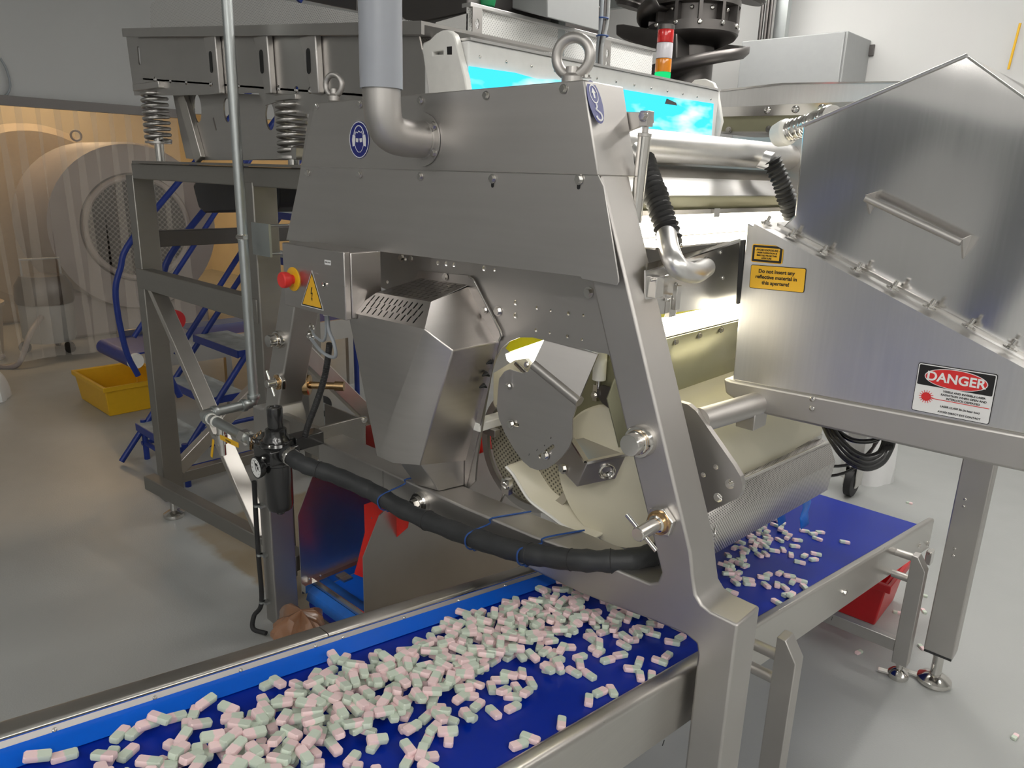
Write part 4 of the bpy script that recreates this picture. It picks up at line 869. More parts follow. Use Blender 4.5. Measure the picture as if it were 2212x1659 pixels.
# rear frame leg
lx0, lx1, ly = -.460, -.372, 2.6
lg = obj('leg', B().box(lx0, lx1, ly, ly + .07, .13, 1.27), m_frame, lz, bevel=.004)
obj('leg_plug', B().box(lx0 + .002, lx1 - .002, ly + .002, ly + .068, .122, .131), m_black, lg)
foot(lz, (lx0 + lx1) / 2, ly + .035, .12, .055)
for z in (.72, .745, .545, .57): bolt(lg, (lx0 + .03, ly, z - .05), nF, .0055, dome=True)
obj('rear_beam', B().box(-1.0, .05, ly, ly + .07, 1.2, 1.27).box(lx0, lx1, 2.1, ly, 1.2, 1.27), m_frame, lz, bevel=.004)
# coiled black cables under the beam
cl = thing('cable_bundle', 'coil of thick black cables hanging below the laser box beam', 'cables', (-.5, 1.6, 1.0))
for i in range(6):
    s_ = i * 3.2; pts = [on(1778 + s_ * .8, 915, Y=1.60), on(1795 + s_, 950 - s_ * .3, Y=1.58), on(1825 + s_ * .9, 990 - s_, Y=1.575), on(1868 + s_ * .2, 1012 - s_ * 1.5, Y=1.575), on(1905 - s_ * .4, 1000 - s_ * 1.2, Y=1.585), on(1926 - s_, 965 - s_ * .2, Y=1.60), on(1929 - s_, 945, Y=1.62)]
    obj('cable', B().tube(spline(pts, 8), .0075 if i % 2 else .006, 10), m_black, cl, smooth=60)
obj('cable', B().tube(spline([on(1800, 925, Y=1.6), on(1840, 950, Y=1.59), on(1885, 952, Y=1.6), on(1915, 935, Y=1.62)], 8), .0055, 10), m_black, cl, smooth=60)
# flexible metal conduit above the tube
fc = spline([on(1695, 287, Y=2.0), on(1730, 275, Y=1.98), on(1765, 264, Y=1.95), on(1800, 250, Y=1.9)], 8)
fcc = thing('metal_conduit', 'ribbed flexible metal conduit running behind the laser hood', 'conduit', fc[0])
corr(fc, .026, .003, .011, 'conduit', m_bright, fcc); obj('conduit_gland', B().lathe([(.030, -.025), (.034, -.004), (.034, .012), (.028, .02)], fc[0], fc[3] - fc[0], 20), m_white, fcc)
# ================================================================== main belt conveyor (runs away under the machine, falling gently)
SL = -.1663
def bz(y): return .798 + SL * (y - .687)
XBR, XBL, YE, YS = -.62, -1.005, 2.94, -.55
cv = thing('belt_conveyor', 'sloping conveyor with dark blue belt and stainless side rails under the machine', 'conveyor', (-.82, 1.9, 0))
def along(prof, y0, y1):       # profile of (x, dz) carried along the slope
    return [V((x, y0, bz(y0) + dz)) for x, dz in prof], [V((x, y1, bz(y1) + dz)) for x, dz in prof]
def rail(name, prof, y0, y1, mat, bevel=0, parent=cv):
    A, Bq = along(prof, y0, y1); return obj(name, B().loft(A, Bq), mat, parent, bevel=bevel)
rail('belt', [(XBL, -.004), (XBR + .002, -.004), (XBR + .002, 0), (XBL, 0)], YS, YE, m_belt)
rail('return_belt', [(XBL + .02, -.075), (XBR - .02, -.075), (XBR - .02, -.07), (XBL + .02, -.07)], YS, YE, m_belt)
obj('tail_roller', B().cyl((XBL + .01, YE - .005, bz(YE) - .036), (XBR - .005, YE - .005, bz(YE) - .036), .034, n=28), m_belt, cv)
rail('edge_guard', [(-1.044, -.002), (-1.002, .0005), (-1.0, .002), (-1.044, .006)], YS, 1.9, m_guard)
def roundp(x0, x1, z0, z1, r=.012, n=5):
    out = []
    for cx, cz, a0 in ((x1 - r, z1 - r, 0), (x0 + r, z1 - r, 90)):
        for k in range(n + 1):
            a = math.radians(a0 + 90 * k / n); out.append((cx + r * math.cos(a), cz + r * math.sin(a)))
    return out + [(x0, z0), (x1, z0)]
YJ = on(712, 1372, X=-1.05).y
for y0, y1 in ((YS, YJ - .001), (YJ + .001, 1.95)): rail('left_rail', roundp(-1.092, -1.051, -.06, .019, .008), y0, y1, m_rail)
b = B(); rail('rail_lip', [(-1.046, .001), (-1.042, .001), (-1.0495, .014), (-1.053, .014)], YS, 1.95, m_frame)
rail('rail_bead', [(-1.052, .0135), (-1.0487, .0138), (-1.0487, .0158), (-1.052, .0158)], YS, 1.95, m_bright)
for x, y in ((119, 1585), (335, 1511), (520, 1446), (682, 1391), (741, 1373), (873, 1325), (991, 1286), (1092, 1252)):
    p = on(x, y, X=-1.045); bolt(cv, (-1.0455, p.y, bz(p.y) + .0075), V((.86, 0, .5)), .0036, dome=True, name='rail_screw')
rail('right_rail', roundp(-.62, -.584, -.115, .012, .012), YS, 1.249, m_rail)
rail('right_rail', [(-.605, -.112), (-.592, -.112), (-.592, .006), (-.597, .012), (-.612, .012), (-.618, .004), (-.605, .0)], 1.25, 3.06, m_rail, bevel=.002)
rail('left_far_rail', [(-1.04, -.112), (-1.025, -.112), (-1.025, .0), (-1.04, .0)], 1.96, 2.9, m_rail)
rail('slider_bed', [(XBL + .005, -.02), (XBR - .01, -.02), (XBR - .01, -.005), (XBL + .005, -.005)], YS, YE - .04, m_stand)
for x, y in ((1824, 1279), (2003, 1174), (1985, 1178)):
    p = on(x, y, X=-.592); bolt(cv, p, EX, .0075, name='rail_bolt')
pcl = on(2006, 1190, X=-.588); b = B(); b.box(-.592, -.57, pcl.y - .02, pcl.y + .02, pcl.z - .05, pcl.z + .005); b.cyl((-.578, pcl.y - .025, pcl.z), (-.578, pcl.y + .025, pcl.z), .006); obj('belt_latch', b, m_bright, cv, bevel=.002)
for x, y in ((1425, 1600), (1797, 1336)):
    p = on(x, y, X=-.5915); flat(cv, 'rail_slot', slot(0, 0, .012, .004, 1.1), (-.5835 if y > 1500 else -.5915, p.y, p.z), EY, EZ, m_slotdark)
# legs, each carried by two stubs
def cleg(x, y, zt, zb, stz, withfoot):
    w_, d_ = .024, .042
    pr = [V((x - w_, y, zb)), V((x + w_, y, zb)), V((x + w_, y, zt - .045)), V((x - w_ * .2, y, zt)), V((x - w_, y, zt))]
    o = obj('leg', B().prism(pr, (0, d_, 0)), m_frame, cv, bevel=.002)
    for z in stz: obj('leg_stub', B().cyl((-.592, y + d_ / 2, z), (x - w_, y + d_ / 2, z), .013, n=18), m_frame, o)
    if withfoot: foot(cv, x, y + d_ / 2, zb, .034)
p = on(1700, 1395, X=-.505); cleg(-.505, p.y, p.z + .01, .06, (bz(p.y) - .03, bz(p.y) - .09), True)
p = on(1975, 1215, X=-.515); cleg(-.515, 2.555, .47, .06, (.455, .375), True)
obj('leg', B().box(-1.14, -1.09, 2.555, 2.597, .06, .44), m_frame, cv, bevel=.002); foot(cv, -1.115, 2.576, .06, .034, ear=False)
obj('leg_tie', B().box(-1.09, -.539, 2.56, 2.59, .10, .145), m_frame, cv, bevel=.002)
yl_ = on(1700, 1395, X=-.505).y
# ================================================================== sweets
def candy_mat():
    m, nt, p = mk('sweet_two_tone'); tc = node(nt, 'ShaderNodeTexCoord'); sp = node(nt, 'ShaderNodeSeparateXYZ'); L = nt.links.new
    nz = node(nt, 'ShaderNodeTexNoise', Scale=140.0, Detail=2.0); L(tc.outputs['UV'], sp.inputs[0]); L(tc.outputs['Object'], nz.inputs['Vector'])
    a = node(nt, 'ShaderNodeMath', operation='MULTIPLY_ADD'); L(nz.outputs['Fac'], a.inputs[0]); a.inputs[1].default_value = .22; L(sp.outputs[0], a.inputs[2])
    mr = node(nt, 'ShaderNodeMapRange'); mr.inputs['From Min'].default_value = .58; mr.inputs['From Max'].default_value = .64; L(a.outputs[0], mr.inputs['Value'])
    mx = node(nt, 'ShaderNodeMix', data_type='RGBA'); mx.inputs[6].default_value = (.58, .66, .56, 1); mx.inputs[7].default_value = (.85, .64, .65, 1)
    L(mr.outputs['Result'], mx.inputs[0]); L(mx.outputs[2], p.inputs['Base Color']); p.inputs['Roughness'].default_value = .55
    bp = node(nt, 'ShaderNodeBump', Strength=.2, Distance=.001); L(nz.outputs['Fac'], bp.inputs['Height']); L(bp.outputs['Normal'], p.inputs['Normal']); return m
m_candy = candy_mat()
CL, CW, CH = .0325, .0150, .0088
def candy_geo():
    # rounded rectangular tablet: four stacked outlines, about 44 faces
    def out(L, W, z, r=.004, n=1):
        pts = []
        for cx, cy, a0 in ((L / 2 - r, W / 2 - r, 0), (-L / 2 + r, W / 2 - r, 90), (-L / 2 + r, -W / 2 + r, 180), (L / 2 - r, -W / 2 + r, 270)):
            for k in range(n + 1):
                a = math.radians(a0 + 90 * k / n); pts.append((cx + r * math.cos(a), cy + r * math.sin(a), z))
        return pts
    rings = [out(CL * .96, CW * .91, 0, .002), out(CL, CW, CH * .2, .0024), out(CL, CW, CH * .82, .0024), out(CL * .95, CW * .89, CH, .002)]
    vs = [p for r in rings for p in r]; n = 8; fs = [tuple(range(n))[::-1], tuple(range(3 * n, 4 * n))]
    for j in range(3):
        for k in range(n): fs.append((j * n + k, j * n + (k + 1) % n, (j + 1) * n + (k + 1) % n, (j + 1) * n + k))
    return vs, fs
CV, CF = candy_geo()
def candy_mesh(mats):
    vs, fs, uv = [], [], []
    for M_ in mats:
        o_ = len(vs); vs += [M_ @ V(p) for p in CV]; fs += [tuple(i + o_ for i in f) for f in CF]; uv += [p[0] / CL + .5 for p in CV]
    me = bpy.data.meshes.new('sweet'); me.from_pydata([tuple(p) for p in vs], [], fs); l = me.uv_layers.new(name='UVMap')
    for lp_ in me.loops: l.data[lp_.index].uv = (uv[lp_.vertex_index], 0)
    me.materials.append(m_candy); me.polygons.foreach_set('use_smooth', [True] * len(me.polygons)); me.set_sharp_from_angle(angle=.5); me.update(); return me
SWEET = candy_mesh([Matrix.Identity(4)])
rnd = random.Random(11)
def proj(p):
    v_ = RW.T @ (np.array(p) - CAM); return CX + FPX * v_[0] / v_[2], CY + FPX * v_[1] / v_[2]
def inside(x, y, poly):
    c_ = False; j = len(poly) - 1
    for i in range(len(poly)):
        (xi, yi), (xj, yj) = poly[i], poly[j]
        if (yi > y) != (yj > y) and x < (xj - xi) * (y - yi) / (yj - yi) + xi: c_ = not c_
        j = i
    return c_
# outlines of the heap measured on the belt (belt coordinates x, y)
def bo(x, y): p = onp(x, y, (0, .687, .798), (0, -SL, 1)); return (p.x, p.y)
heap = [bo(*q_) for q_ in ((-60, 1720), (90, 1668), (250, 1640), (330, 1612), (420, 1585), (500, 1540), (560, 1500), (640, 1450), (720, 1425), (800, 1400), (900, 1385), (960, 1345), (1040, 1312), (1100, 1290), (1140, 1268), (1230, 1262), (1330, 1285), (1400, 1330), (1395, 1385), (1320, 1408), (1270, 1420), (1215, 1445), (1160, 1475), (1140, 1520), (1060, 1560), (1010, 1600), (960, 1640), (900, 1760), (300, 1900))]
core = [bo(*q_) for q_ in ((200, 1720), (430, 1640), (560, 1560), (700, 1480), (850, 1440), (980, 1375), (1100, 1330), (1200, 1310), (1300, 1350), (1200, 1400), (1090, 1440), (980, 1500), (860, 1570), (700, 1640), (500, 1800))]
cell = .005; HM = {}
def footprint(x, y, a):
    ca, sa = math.cos(a), math.sin(a)
    for i in (-.42, -.21, 0, .21, .42):
        for j in (-.35, 0, .35):
            yield (int((x + i * CL * ca - j * CW * sa) / cell), int((y + i * CL * sa + j * CW * ca) / cell))
sweets = []
def drop(x, y, a, maxh=.03):
    hs = [HM.get(k, 0) for k in footprint(x, y, a)]; h = max(hs)
    if h > maxh: return False
    tilt = 0 if h < .001 else 1
    for k in footprint(x, y, a): HM[k] = h + CH * .92
    flip = rnd.random() < .5; R_ = Matrix.Rotation(math.atan(SL), 4, 'X') @ Matrix.Rotation(a, 4, 'Z') @ Matrix.Rotation(tilt * rnd.uniform(-.22, .22), 4, 'X') @ Matrix.Rotation(tilt * rnd.uniform(-.16, .16), 4, 'Y')
    if flip: R_ = R_ @ Matrix.Rotation(PI, 4, 'Z')
    sweets.append(Matrix.Translation((x, y, bz(y) + .0008 + h)) @ R_); return True
FR = ((1451, 1392, 10), (1469, 1382, 150), (1424, 1433, 20), (1440, 1422, 140), (1380, 1435, 110), (1364, 1450, 5), (1382, 1466, 80), (1407, 1466, 90), (1321, 1498, 60), (1295, 1501, 155), (1271, 1518, 95), (1212, 1568, 95), (1144, 1601, 20), (1120, 1615, 160), (1271, 1463, 35), (1238, 1457, 30), (1252, 1441, 80), (1372, 1373, 40), (1394, 1363, 10), (1339, 1420, 170), (1312, 1431, 165), (1293, 1414, 145), (1179, 1447, 100),
      (259, 1593, 135), (293, 1587, 140), (320, 1580, 160), (345, 1578, 10), (378, 1556, 165), (419, 1547, 110), (446, 1531, 150), (403, 1577, 90), (495, 1561, 80), (581, 1484, 155), (239, 1640, 120), (139, 1640, 165), (82, 1651, 170),
      (1824, 1174, 10), (1762, 1200, 12), (1757, 1212, 175), (1727, 1218, 14), (1737, 1204, 150), (1708, 1202, 80), (1716, 1183, 5), (1691, 1191, 60), (1765, 1167, 20), (1722, 1170, 5), (1737, 1150, 8), (1756, 1156, 178), (1771, 1153, 3), (1654, 1159, 25), (1637, 1155, 90), (1623, 1164, 5), (1642, 1181, 85), (1672, 1193, 10), (1626, 1188, 40), (1607, 1197, 170), (1639, 1202, 35), (1653, 1200, 40), (1582, 1216, 150), (1597, 1220, 150), (1609, 1226, 160), (1577, 1234, 170), (1594, 1242, 150), (1648, 1251, 10), (1658, 1245, 160), (1683, 1242, 150), (1705, 1248, 10), (1711, 1261, 130), (1730, 1259, 15), (1654, 1268, 40), (1678, 1267, 95), (1694, 1273, 40), (1737, 1272, 45), (1588, 1251, 20), (1616, 1256, 10), (1588, 1262, 40), (1618, 1265, 5), (1699, 1289, 170), (1707, 1294, 150), (1678, 1305, 30), (1580, 1283, 20), (1683, 1170, 30), (1700, 1165, 140), (1690, 1150, 20), (1660, 1175, 120))
for x, y, a in FR:
    X_, Y_ = bo(x, y); pa_, pb_ = bo(x + 10 * math.cos(math.radians(a)), y + 10 * math.sin(math.radians(a))); drop(X_, Y_, math.atan2(pb_ - Y_, pa_ - X_), .02)
# scattered sweets dropping out from under the guard and a band below the frame
def scatter(poly, n, maxh, amin=0):
    xs = [q_[0] for q_ in poly]; ys = [q_[1] for q_ in poly]; k = 0; tries = 0
    while k < n and tries < n * 40:
        tries += 1; x, y = rnd.uniform(min(xs), max(xs)), rnd.uniform(min(ys), max(ys))
        if not inside(x, y, poly) or not (XBL + .012 < x < XBR - .012): continue
        if drop(x, y, rnd.uniform(0, PI), maxh): k += 1
scatter([bo(*q_) for q_ in ((1540, 1170), (1600, 1150), (1690, 1120), (1700, 1165), (1620, 1200), (1590, 1240), (1545, 1275))], 34, .012)
scatter([(-.98, 1.2), (-.68, 1.2), (-.66, 1.6), (-.95, 1.6)], 70, .012)
scatter(heap, 285, .010)
scatter(core, 260, .025)
vis = []
for M_ in sweets:
    p = M_.translation; x, y = proj(p); d_ = (np.array(p) - CAM)
    if -60 < x < 2270 and y < 1720: vis.append((float(np.linalg.norm(d_)), M_))
near = sorted(vis, key=lambda t_: t_[0])
SWL = 'small two-tone pink and green sweet lying on the blue belt'
for d_, M_ in near[:290]:
    o = bpy.data.objects.new('sweet', SWEET); COL.objects.link(o); o.matrix_basis = M_; tag(o, SWL, 'sweet', 'sweets on the belt')
so = bpy.data.objects.new('sweet_spread', candy_mesh([M_ for d_, M_ in near[290:]])); COL.objects.link(so); tag(so, 'many pink and green sweets spread over the far part of the belt', 'sweets', None, 'stuff')
print('SWEETS', len(sweets), len(vis))
# stray sweets
def stray(x, y, label, Z=0, a=0.3, X=None):
    p = on(x, y, Z=Z) if X is None else on(x, y, X=X); o = bpy.data.objects.new('stray_sweet', SWEET); COL.objects.link(o); o.matrix_basis = Matrix.Translation((p.x, p.y, p.z)) @ Matrix.Rotation(a, 4, 'Z'); tag(o, label, 'sweet', 'stray sweets on the floor')
FL = 'stray pale sweet lying on the grey floor'
for i, (x, y) in enumerate(((1964, 1088), (1897, 1025), (1995, 1322), (1994, 1288), (1855, 1411), (1990, 1400), (1938, 1325), (2192, 1594), (2310, 1500))):
    if x < 2212: stray(x, y, FL, a=i * 1.1)
# ================================================================== red crate on the floor under the conveyor
rcx = on(1895, 1352, Z=0); 
def crate(name, label, x0, y0, w_, d_, h, mat, rot=0, wall=.012, lip=.015, parent=None, taper=.85, grp=None):
    t = thing(name, label, 'crate', (x0, y0, 0)); M_ = Matrix.Translation((x0, y0, 0)) @ Matrix.Rotation(rot, 4, 'Z')
    def R(s_, z): return [M_ @ V((sx * w_ / 2 * s_ , sy * d_ / 2 * s_, z)) for sx, sy in ((-1, -1), (1, -1), (1, 1), (-1, 1))]
    def R2(s_, z, i): return [M_ @ V((sx * (w_ / 2 * s_ - i), sy * (d_ / 2 * s_ - i), z)) for sx, sy in ((-1, -1), (1, -1), (1, 1), (-1, 1))]
    b = B(); rings = [R(taper, .0), R(1, h), R2(1, h, wall), R2(taper, wall, wall)]
    vs = [[b.bm.verts.new(p) for p in r] for r in rings]
    b.bm.faces.new(vs[0]); b.bm.faces.new(vs[3])
    for A, C in zip(vs, vs[1:]):
        for k in range(4): b.bm.faces.new((A[k], A[(k + 1) % 4], C[(k + 1) % 4], C[k]))
    obj('tub', b, mat, t, bevel=.008)
    b = B(); o_, i_ = R2(1, h, -lip), R2(1, h, 0); b.plate([(p.x, p.y) for p in o_], [[(p.x, p.y) for p in i_]], (0, 0, h - .03), EX, EY, (0, 0, .032)); obj('rim', b, mat, t, bevel=.003)
    return t
crate('red_crate', 'red plastic crate on the floor under the conveyor', on(1890, 1356, Z=0).x - .155, on(1890, 1356, Z=0).y + .135, .34, .30, .20, m_redcrate, .03)
# ================================================================== reject conveyor beside the main belt
XA, XZ, YR0 = -2.26, -1.86, 1.30
rj = thing('reject_conveyor', 'small cross conveyor with tall side plates and a red flap behind the post', 'conveyor', (-2.05, 1.6, 0))
def sidep(X, pts, name):
    l = [on(x, y, X=X) for x, y in pts]; return obj(name, B().prism(l, (.004, 0, 0)), m_tray, rj, smooth=0)
m_plate = m_tray
za_ = on(655, 1250, X=XA).z
l = [(1.30, .10), (1.30, on(648, 1112, X=XA).z), (1.37, on(648, 1112, X=XA).z + .14), (1.55, .70), (2.2, .70), (2.2, .10)]
obj('side_plate', B().prism([V((XA, y, z)) for y, z in l], (.004, 0, 0)), m_tray, rj, smooth=0)
zr = on(788, 1202, X=XZ).z
l = [(1.30, .08), (1.30, zr), (1.37, zr + .13), (1.55, zr + .22), (2.2, zr + .24), (2.2, .08)]
obj('side_plate', B().prism([V((XZ, y, z)) for y, z in l], (.004, 0, 0)), m_tray, rj, smooth=0)
zbl = on(660, 1262, X=XA).z
obj('plate_foot_rail', B().box(XA + .004, XA + .03, 1.30, 2.2, zbl - .02, zbl + .012), m_bright, rj)
for x, y in ((668, 1250), (692, 1243)): bolt(rj, on(x, y, X=XA + .031), EX, .005, dome=True)
obj('belt', B().box(XA + .03, XZ, 1.36, 2.2, zbl - .03, zbl - .022), m_guard, rj)
obj('end_roller', B().cyl((XA + .03, 1.36, zbl - .07), (XZ, 1.36, zbl - .07), .048, n=28), m_belt, rj)
rows = [[V((XA + .03 + (XZ - XA - .03) * j / 6, y, z)) for j in range(7)] for y, z in ((1.30, zbl - .045), (1.31, zbl - .015), (1.34, zbl + .004), (1.40, zbl + .004))]
solid(obj('blue_sheet', B().sheet(rows), m_bluefilm, rj), .002)
obj('cross_angle', B().box(XA + .02, XZ, 1.335, 1.34, zbl, zbl + .03).box(XA + .02, XZ, 1.335, 1.365, zbl, zbl + .003), m_bright, rj)
rf = [V((XA + .05, 1.62, .72)), V((XZ - .01, 1.62, .72)), V((XZ - .01, 1.42, .16)), V((XA + .22, 1.42, .16)), V((XA + .18, 1.56, .5))]
for i, (a, c_) in enumerate(((XA + .03, XA + .15), (XA + .155, XA + .27), (XA + .275, XZ - .01))):
    rows = [[V((x, y + .01 * i, z)) for x in (a, (a + c_) / 2, c_)] for y, z in ((1.85, .72), (1.84, .5), (1.82, .33), (1.80, .20))]
    solid(obj('red_flap', B().sheet(rows), m_redsheet, rj), .003)
solid(obj('red_flap', B().sheet([[V((XZ - .02, y, z)) for y in (1.5, 1.8, 2.1)] for z in (.70, .5, .3)]), m_redsheet, rj), .003)
fl_ = [on(x, y, Y=1.44) for x, y in ((800, 1085), (885, 1105), (880, 1140), (795, 1215), (789, 1250), (765, 1240), (772, 1215), (788, 1150), (786, 1090))]
o = obj('red_flap', B().prism(fl_, (0, .003, 0)), m_redsheet, rj, smooth=0)
for x, y in ((803, 1119), (820, 1128), (838, 1137)): bolt(o, on(x, y, Y=1.439), nF, .003, dome=True, name='rivet')
obj('leg', B().box(XA + .02, XA + .06, 1.45, 1.49, 0, .12), m_stand, rj)
obj('leg', B().box(XZ - .06, XZ - .02, 1.45, 1.49, 0, .12), m_stand, rj)
# ================================================================== crumpled brown bag
bc = V((on(652, 1345, Y=1.03).x, 1.03, 0)); n, m_ = 26, 44; rows = []
for i in range(n + 1):
    t = i / n; row = []
    for j in range(m_ + 1):
        ph = 2 * PI * j / m_; k = 1 + .10 * math.sin(5 * ph + 6 * t) + .09 * math.sin(9 * ph - 9 * t) + .07 * math.sin(14 * ph + 17 * t) + .05 * math.sin(31 * t + 3 * ph)
        rad = (1 - .18 * t) if t < .8 else (1 - .18 * t) * math.sqrt(max(0, 1 - ((t - .8) / .2) ** 2))
        row.append(V((bc.x + .125 * k * math.cos(ph) * rad, bc.y + .085 * k * math.sin(ph) * rad, max(.001, on(650, 1322, Y=1.03).z * (t + .03 * math.sin(4 * ph + 2)) if t else 0))))
    rows.append(row)
bg = obj('plastic_bag', B().sheet(rows), m_bag, smooth=25); tag(bg, 'crumpled shiny brown plastic bag on the floor by the post', 'bag')
# ================================================================== vibrating feeder and its stand
sd_ = thing('feeder_stand', 'box-section steel stand with cross braces carrying the vibrating feeder', 'stand', (-2.95, 1.7, 0))
YA = 1.27
for x in (-3.47, -2.455):
    obj('leg', B().box(x, x + .072, YA, YA + .09, .10, 1.60), m_stand, sd_, bevel=.004)
    foot(sd_, x + .036, YA + .045, .10, .05, ear=False)
for x in (-3.47, -2.455):
    obj('leg', B().box(x, x + .072, 2.06, 2.15, .10, 1.60), m_stand, sd_, bevel=.004); foot(sd_, x + .036, 2.105, .10, .05, ear=False)
obj('top_rail', B().box(-3.40, -2.0, YA + .002, YA + .085, 1.585, 1.648), m_stand, sd_, bevel=.004)
obj('top_rail', B().box(-3.47, -2.38, 2.065, 2.145, 1.585, 1.648), m_stand, sd_, bevel=.004)
obj('top_plate', B().box(-3.33, -2.02, YA - .02, YA + .14, 1.649, 1.658), m_stand, sd_, bevel=.001)
obj('middle_rail', B().box(-3.46, -2.40, YA - .004, YA + .05, 1.118, 1.205), m_stand, sd_, bevel=.004)
obj('lower_rail', B().beam((-3.42, 1.215, .22), (-2.28, 1.32, .22), .055, .065), m_stand, sd_, bevel=.004)
obj('side_rail', B().box(-3.46, -3.41, YA + .05, 2.1, 1.295, 1.365), m_elev, sd_, bevel=.003)
obj('side_rail', B().box(-3.46, -3.41, YA + .05, 2.1, .17, .225), m_stand, sd_, bevel=.003)
m_brace = steel('steel_brace', (.64, .61, .57), .42, (10, 10, 40), .06, .012)
obj('brace', B().beam((-3.36, YA + .035, 1.13), (-2.44, YA + .035, .15), .03, .065, up=EY), m_brace, sd_, bevel=.003)
obj('brace', B().beam((-3.43, YA + .08, .24), (-3.43, 2.08, .80), .05, .06), m_brace, sd_, bevel=.003)
obj('brace', B().beam((-2.42, YA + .08, 1.1), (-2.42, 2.08, .3), .05, .06), m_brace, sd_, bevel=.003)
fd = thing('vibrating_feeder', 'steel vibrating feeder tray with dimpled rim standing on coil springs', 'feeder', (-2.7, 1.6, 1.66))
def spring(cx, cy, z0, z1, turns, R):
    pts = []; n = int(turns * 14)
    for i in range(n + 1):
        t = i / n; a = 2 * PI * turns * t; z = z0 + (z1 - z0) * t; pts.append(V((cx + R * math.cos(a), cy + R * math.sin(a), z)))
    return obj('spring', B().tube(pts, .0068, 8), m_tray, fd, smooth=60)
sx1, sx2 = on(342, 300, Y=1.32).x, on(632, 300, Y=1.32).x
spring(sx1, 1.32, 1.735, 1.93, 8.5, .046); spring(sx2, 1.32, 1.685, 1.85, 7.5, .044)
for sx, z0 in ((sx1, 1.735), (sx2, 1.685)):
    b = B(); b.cyl((sx, 1.32, 1.658), (sx, 1.32, z0 + .03), .018, n=16); obj('spring_post', b, m_bright, fd); b = B(); b.lathe([(.05, z0 - .008), (.05, z0)], (sx, 1.32, 0), EZ, 20); obj('spring_seat', b, m_tray, fd)
# near wall, inclined along its length
YT = 1.31
hl2 = []
for x, y, rx_, ry_ in ((335, 173, .016, .012), (368, 176, .010, .007), (402, 179, .010, .008), (455, 182, .010, .008), (515, 186, .010, .007), (602, 190, .010, .008), (640, 193, .012, .010), (670, 195, .012, .010)):
    p = on(x, y, Y=YT); hl2.append(circ(p.x, p.z, rx_, 12, ry_))
wp = px2([(272, 76), (905, 78), (940, 245), (640, 246), (612, 215), (572, 228), (558, 200), (395, 206), (290, 206)], YT)
for x, y, L in ((300, 120, .07), (452, 115, .075)):
    p = on(x, y, Y=YT); hl2.append(slot(p.x, p.z, L, .022, PI / 2))
obj('side_wall', B().plate(wp, hl2, (0, YT, 0), EX, EZ, (0, .005, 0)), m_tray, fd, smooth=0)
r0, r1_ = on(264, 72, Y=YT - .03), on(910, 62, Y=YT - .03)
obj('rim', B().prism([r0 + V((0, 0, -.012)), r0 + V((0, 0, .018)), r0 + V((0, .5, .018)), r0 + V((0, .5, .010)), r0 + V((0, .01, .010)), r0 + V((0, .01, -.012))], r1_ - r0), m_tray, fd, smooth=0)
tb = [on(309, 172, Y=YT), on(940, 220, Y=YT)]; obj('tray_floor', B().prism([tb[0], tb[0] + V((0, .5, 0)), tb[0] + V((0, .5, .006)), tb[0] + V((0, 0, .006))], tb[1] - tb[0]), m_dimple, fd)
obj('far_wall', B().plate(px2([(325, 75), (325, 14), (328, 5), (337, 0), (345, -12), (600, -2), (780, 30), (930, 50), (930, 100)], 1.5), [], (0, 1.5, 0), EX, EZ, (0, .005, 0)), m_dimple, fd, smooth=0)
for x in (452, 560, 660):                       # stiffening ribs
    a, c_ = on(x, 82, Y=YT), on(x + 18, 205, Y=YT); b = B(); b.prism([a, a + V((.085, 0, 0)), c_ + V((.06, 0, 0)), c_ + V((.02, 0, 0))], (0, -.022, 0)); rb_ = obj('rib', b, m_hood, fd, bevel=.004)
    m_ = (a + c_) / 2; flat(rb_, 'rib_slot', slot(.03, .01, .07, .02, PI / 2), (m_.x, YT - .0225, m_.z), EX, EZ, m_slotdark, .0008)
ms = px2([(372, 196), (602, 206), (660, 245), (660, 346), (560, 346), (437, 346), (402, 342), (390, 290)], 1.37); oh = []
for x, y, a, c_ in ((426, 234, .034, .052), (490, 238, .026, .042), (583, 252, .03, .044)):
    p = on(x, y, Y=1.37); oh.append(circ(p.x, p.z, a, 18, c_))
p = on(464, 268, Y=1.37); oh.append(slot(p.x, p.z, .05, .01, -1.2)); obj('mounting_plate', B().plate(ms, oh, (0, 1.37, 0), EX, EZ, (0, .006, 0)), m_hood, fd, smooth=0)
s0 = on(395, 206, Y=1.36); s1_ = on(433, 346, Y=1.36); obj('support_arm', B().beam(s0, s1_, .06, .02, up=EY), m_brace, fd, bevel=.003)
obj('spring_bracket', B().box(sx1 - .13, sx1 + .12, YT - .02, YT + .08, 1.93, 1.955), m_tray, fd, bevel=.002); obj('spring_bracket', B().box(sx2 - .06, sx2 + .06, YT - .01, YT + .08, 1.85, 1.866), m_tray, fd, bevel=.002)
wd_ = px2([(530, 344), (552, 315), (640, 320), (640, 344)], 1.29); obj('wedge_block', B().plate(wd_, [], (0, 1.29, 0), EX, EZ, (0, .05, 0)), m_tray, fd)
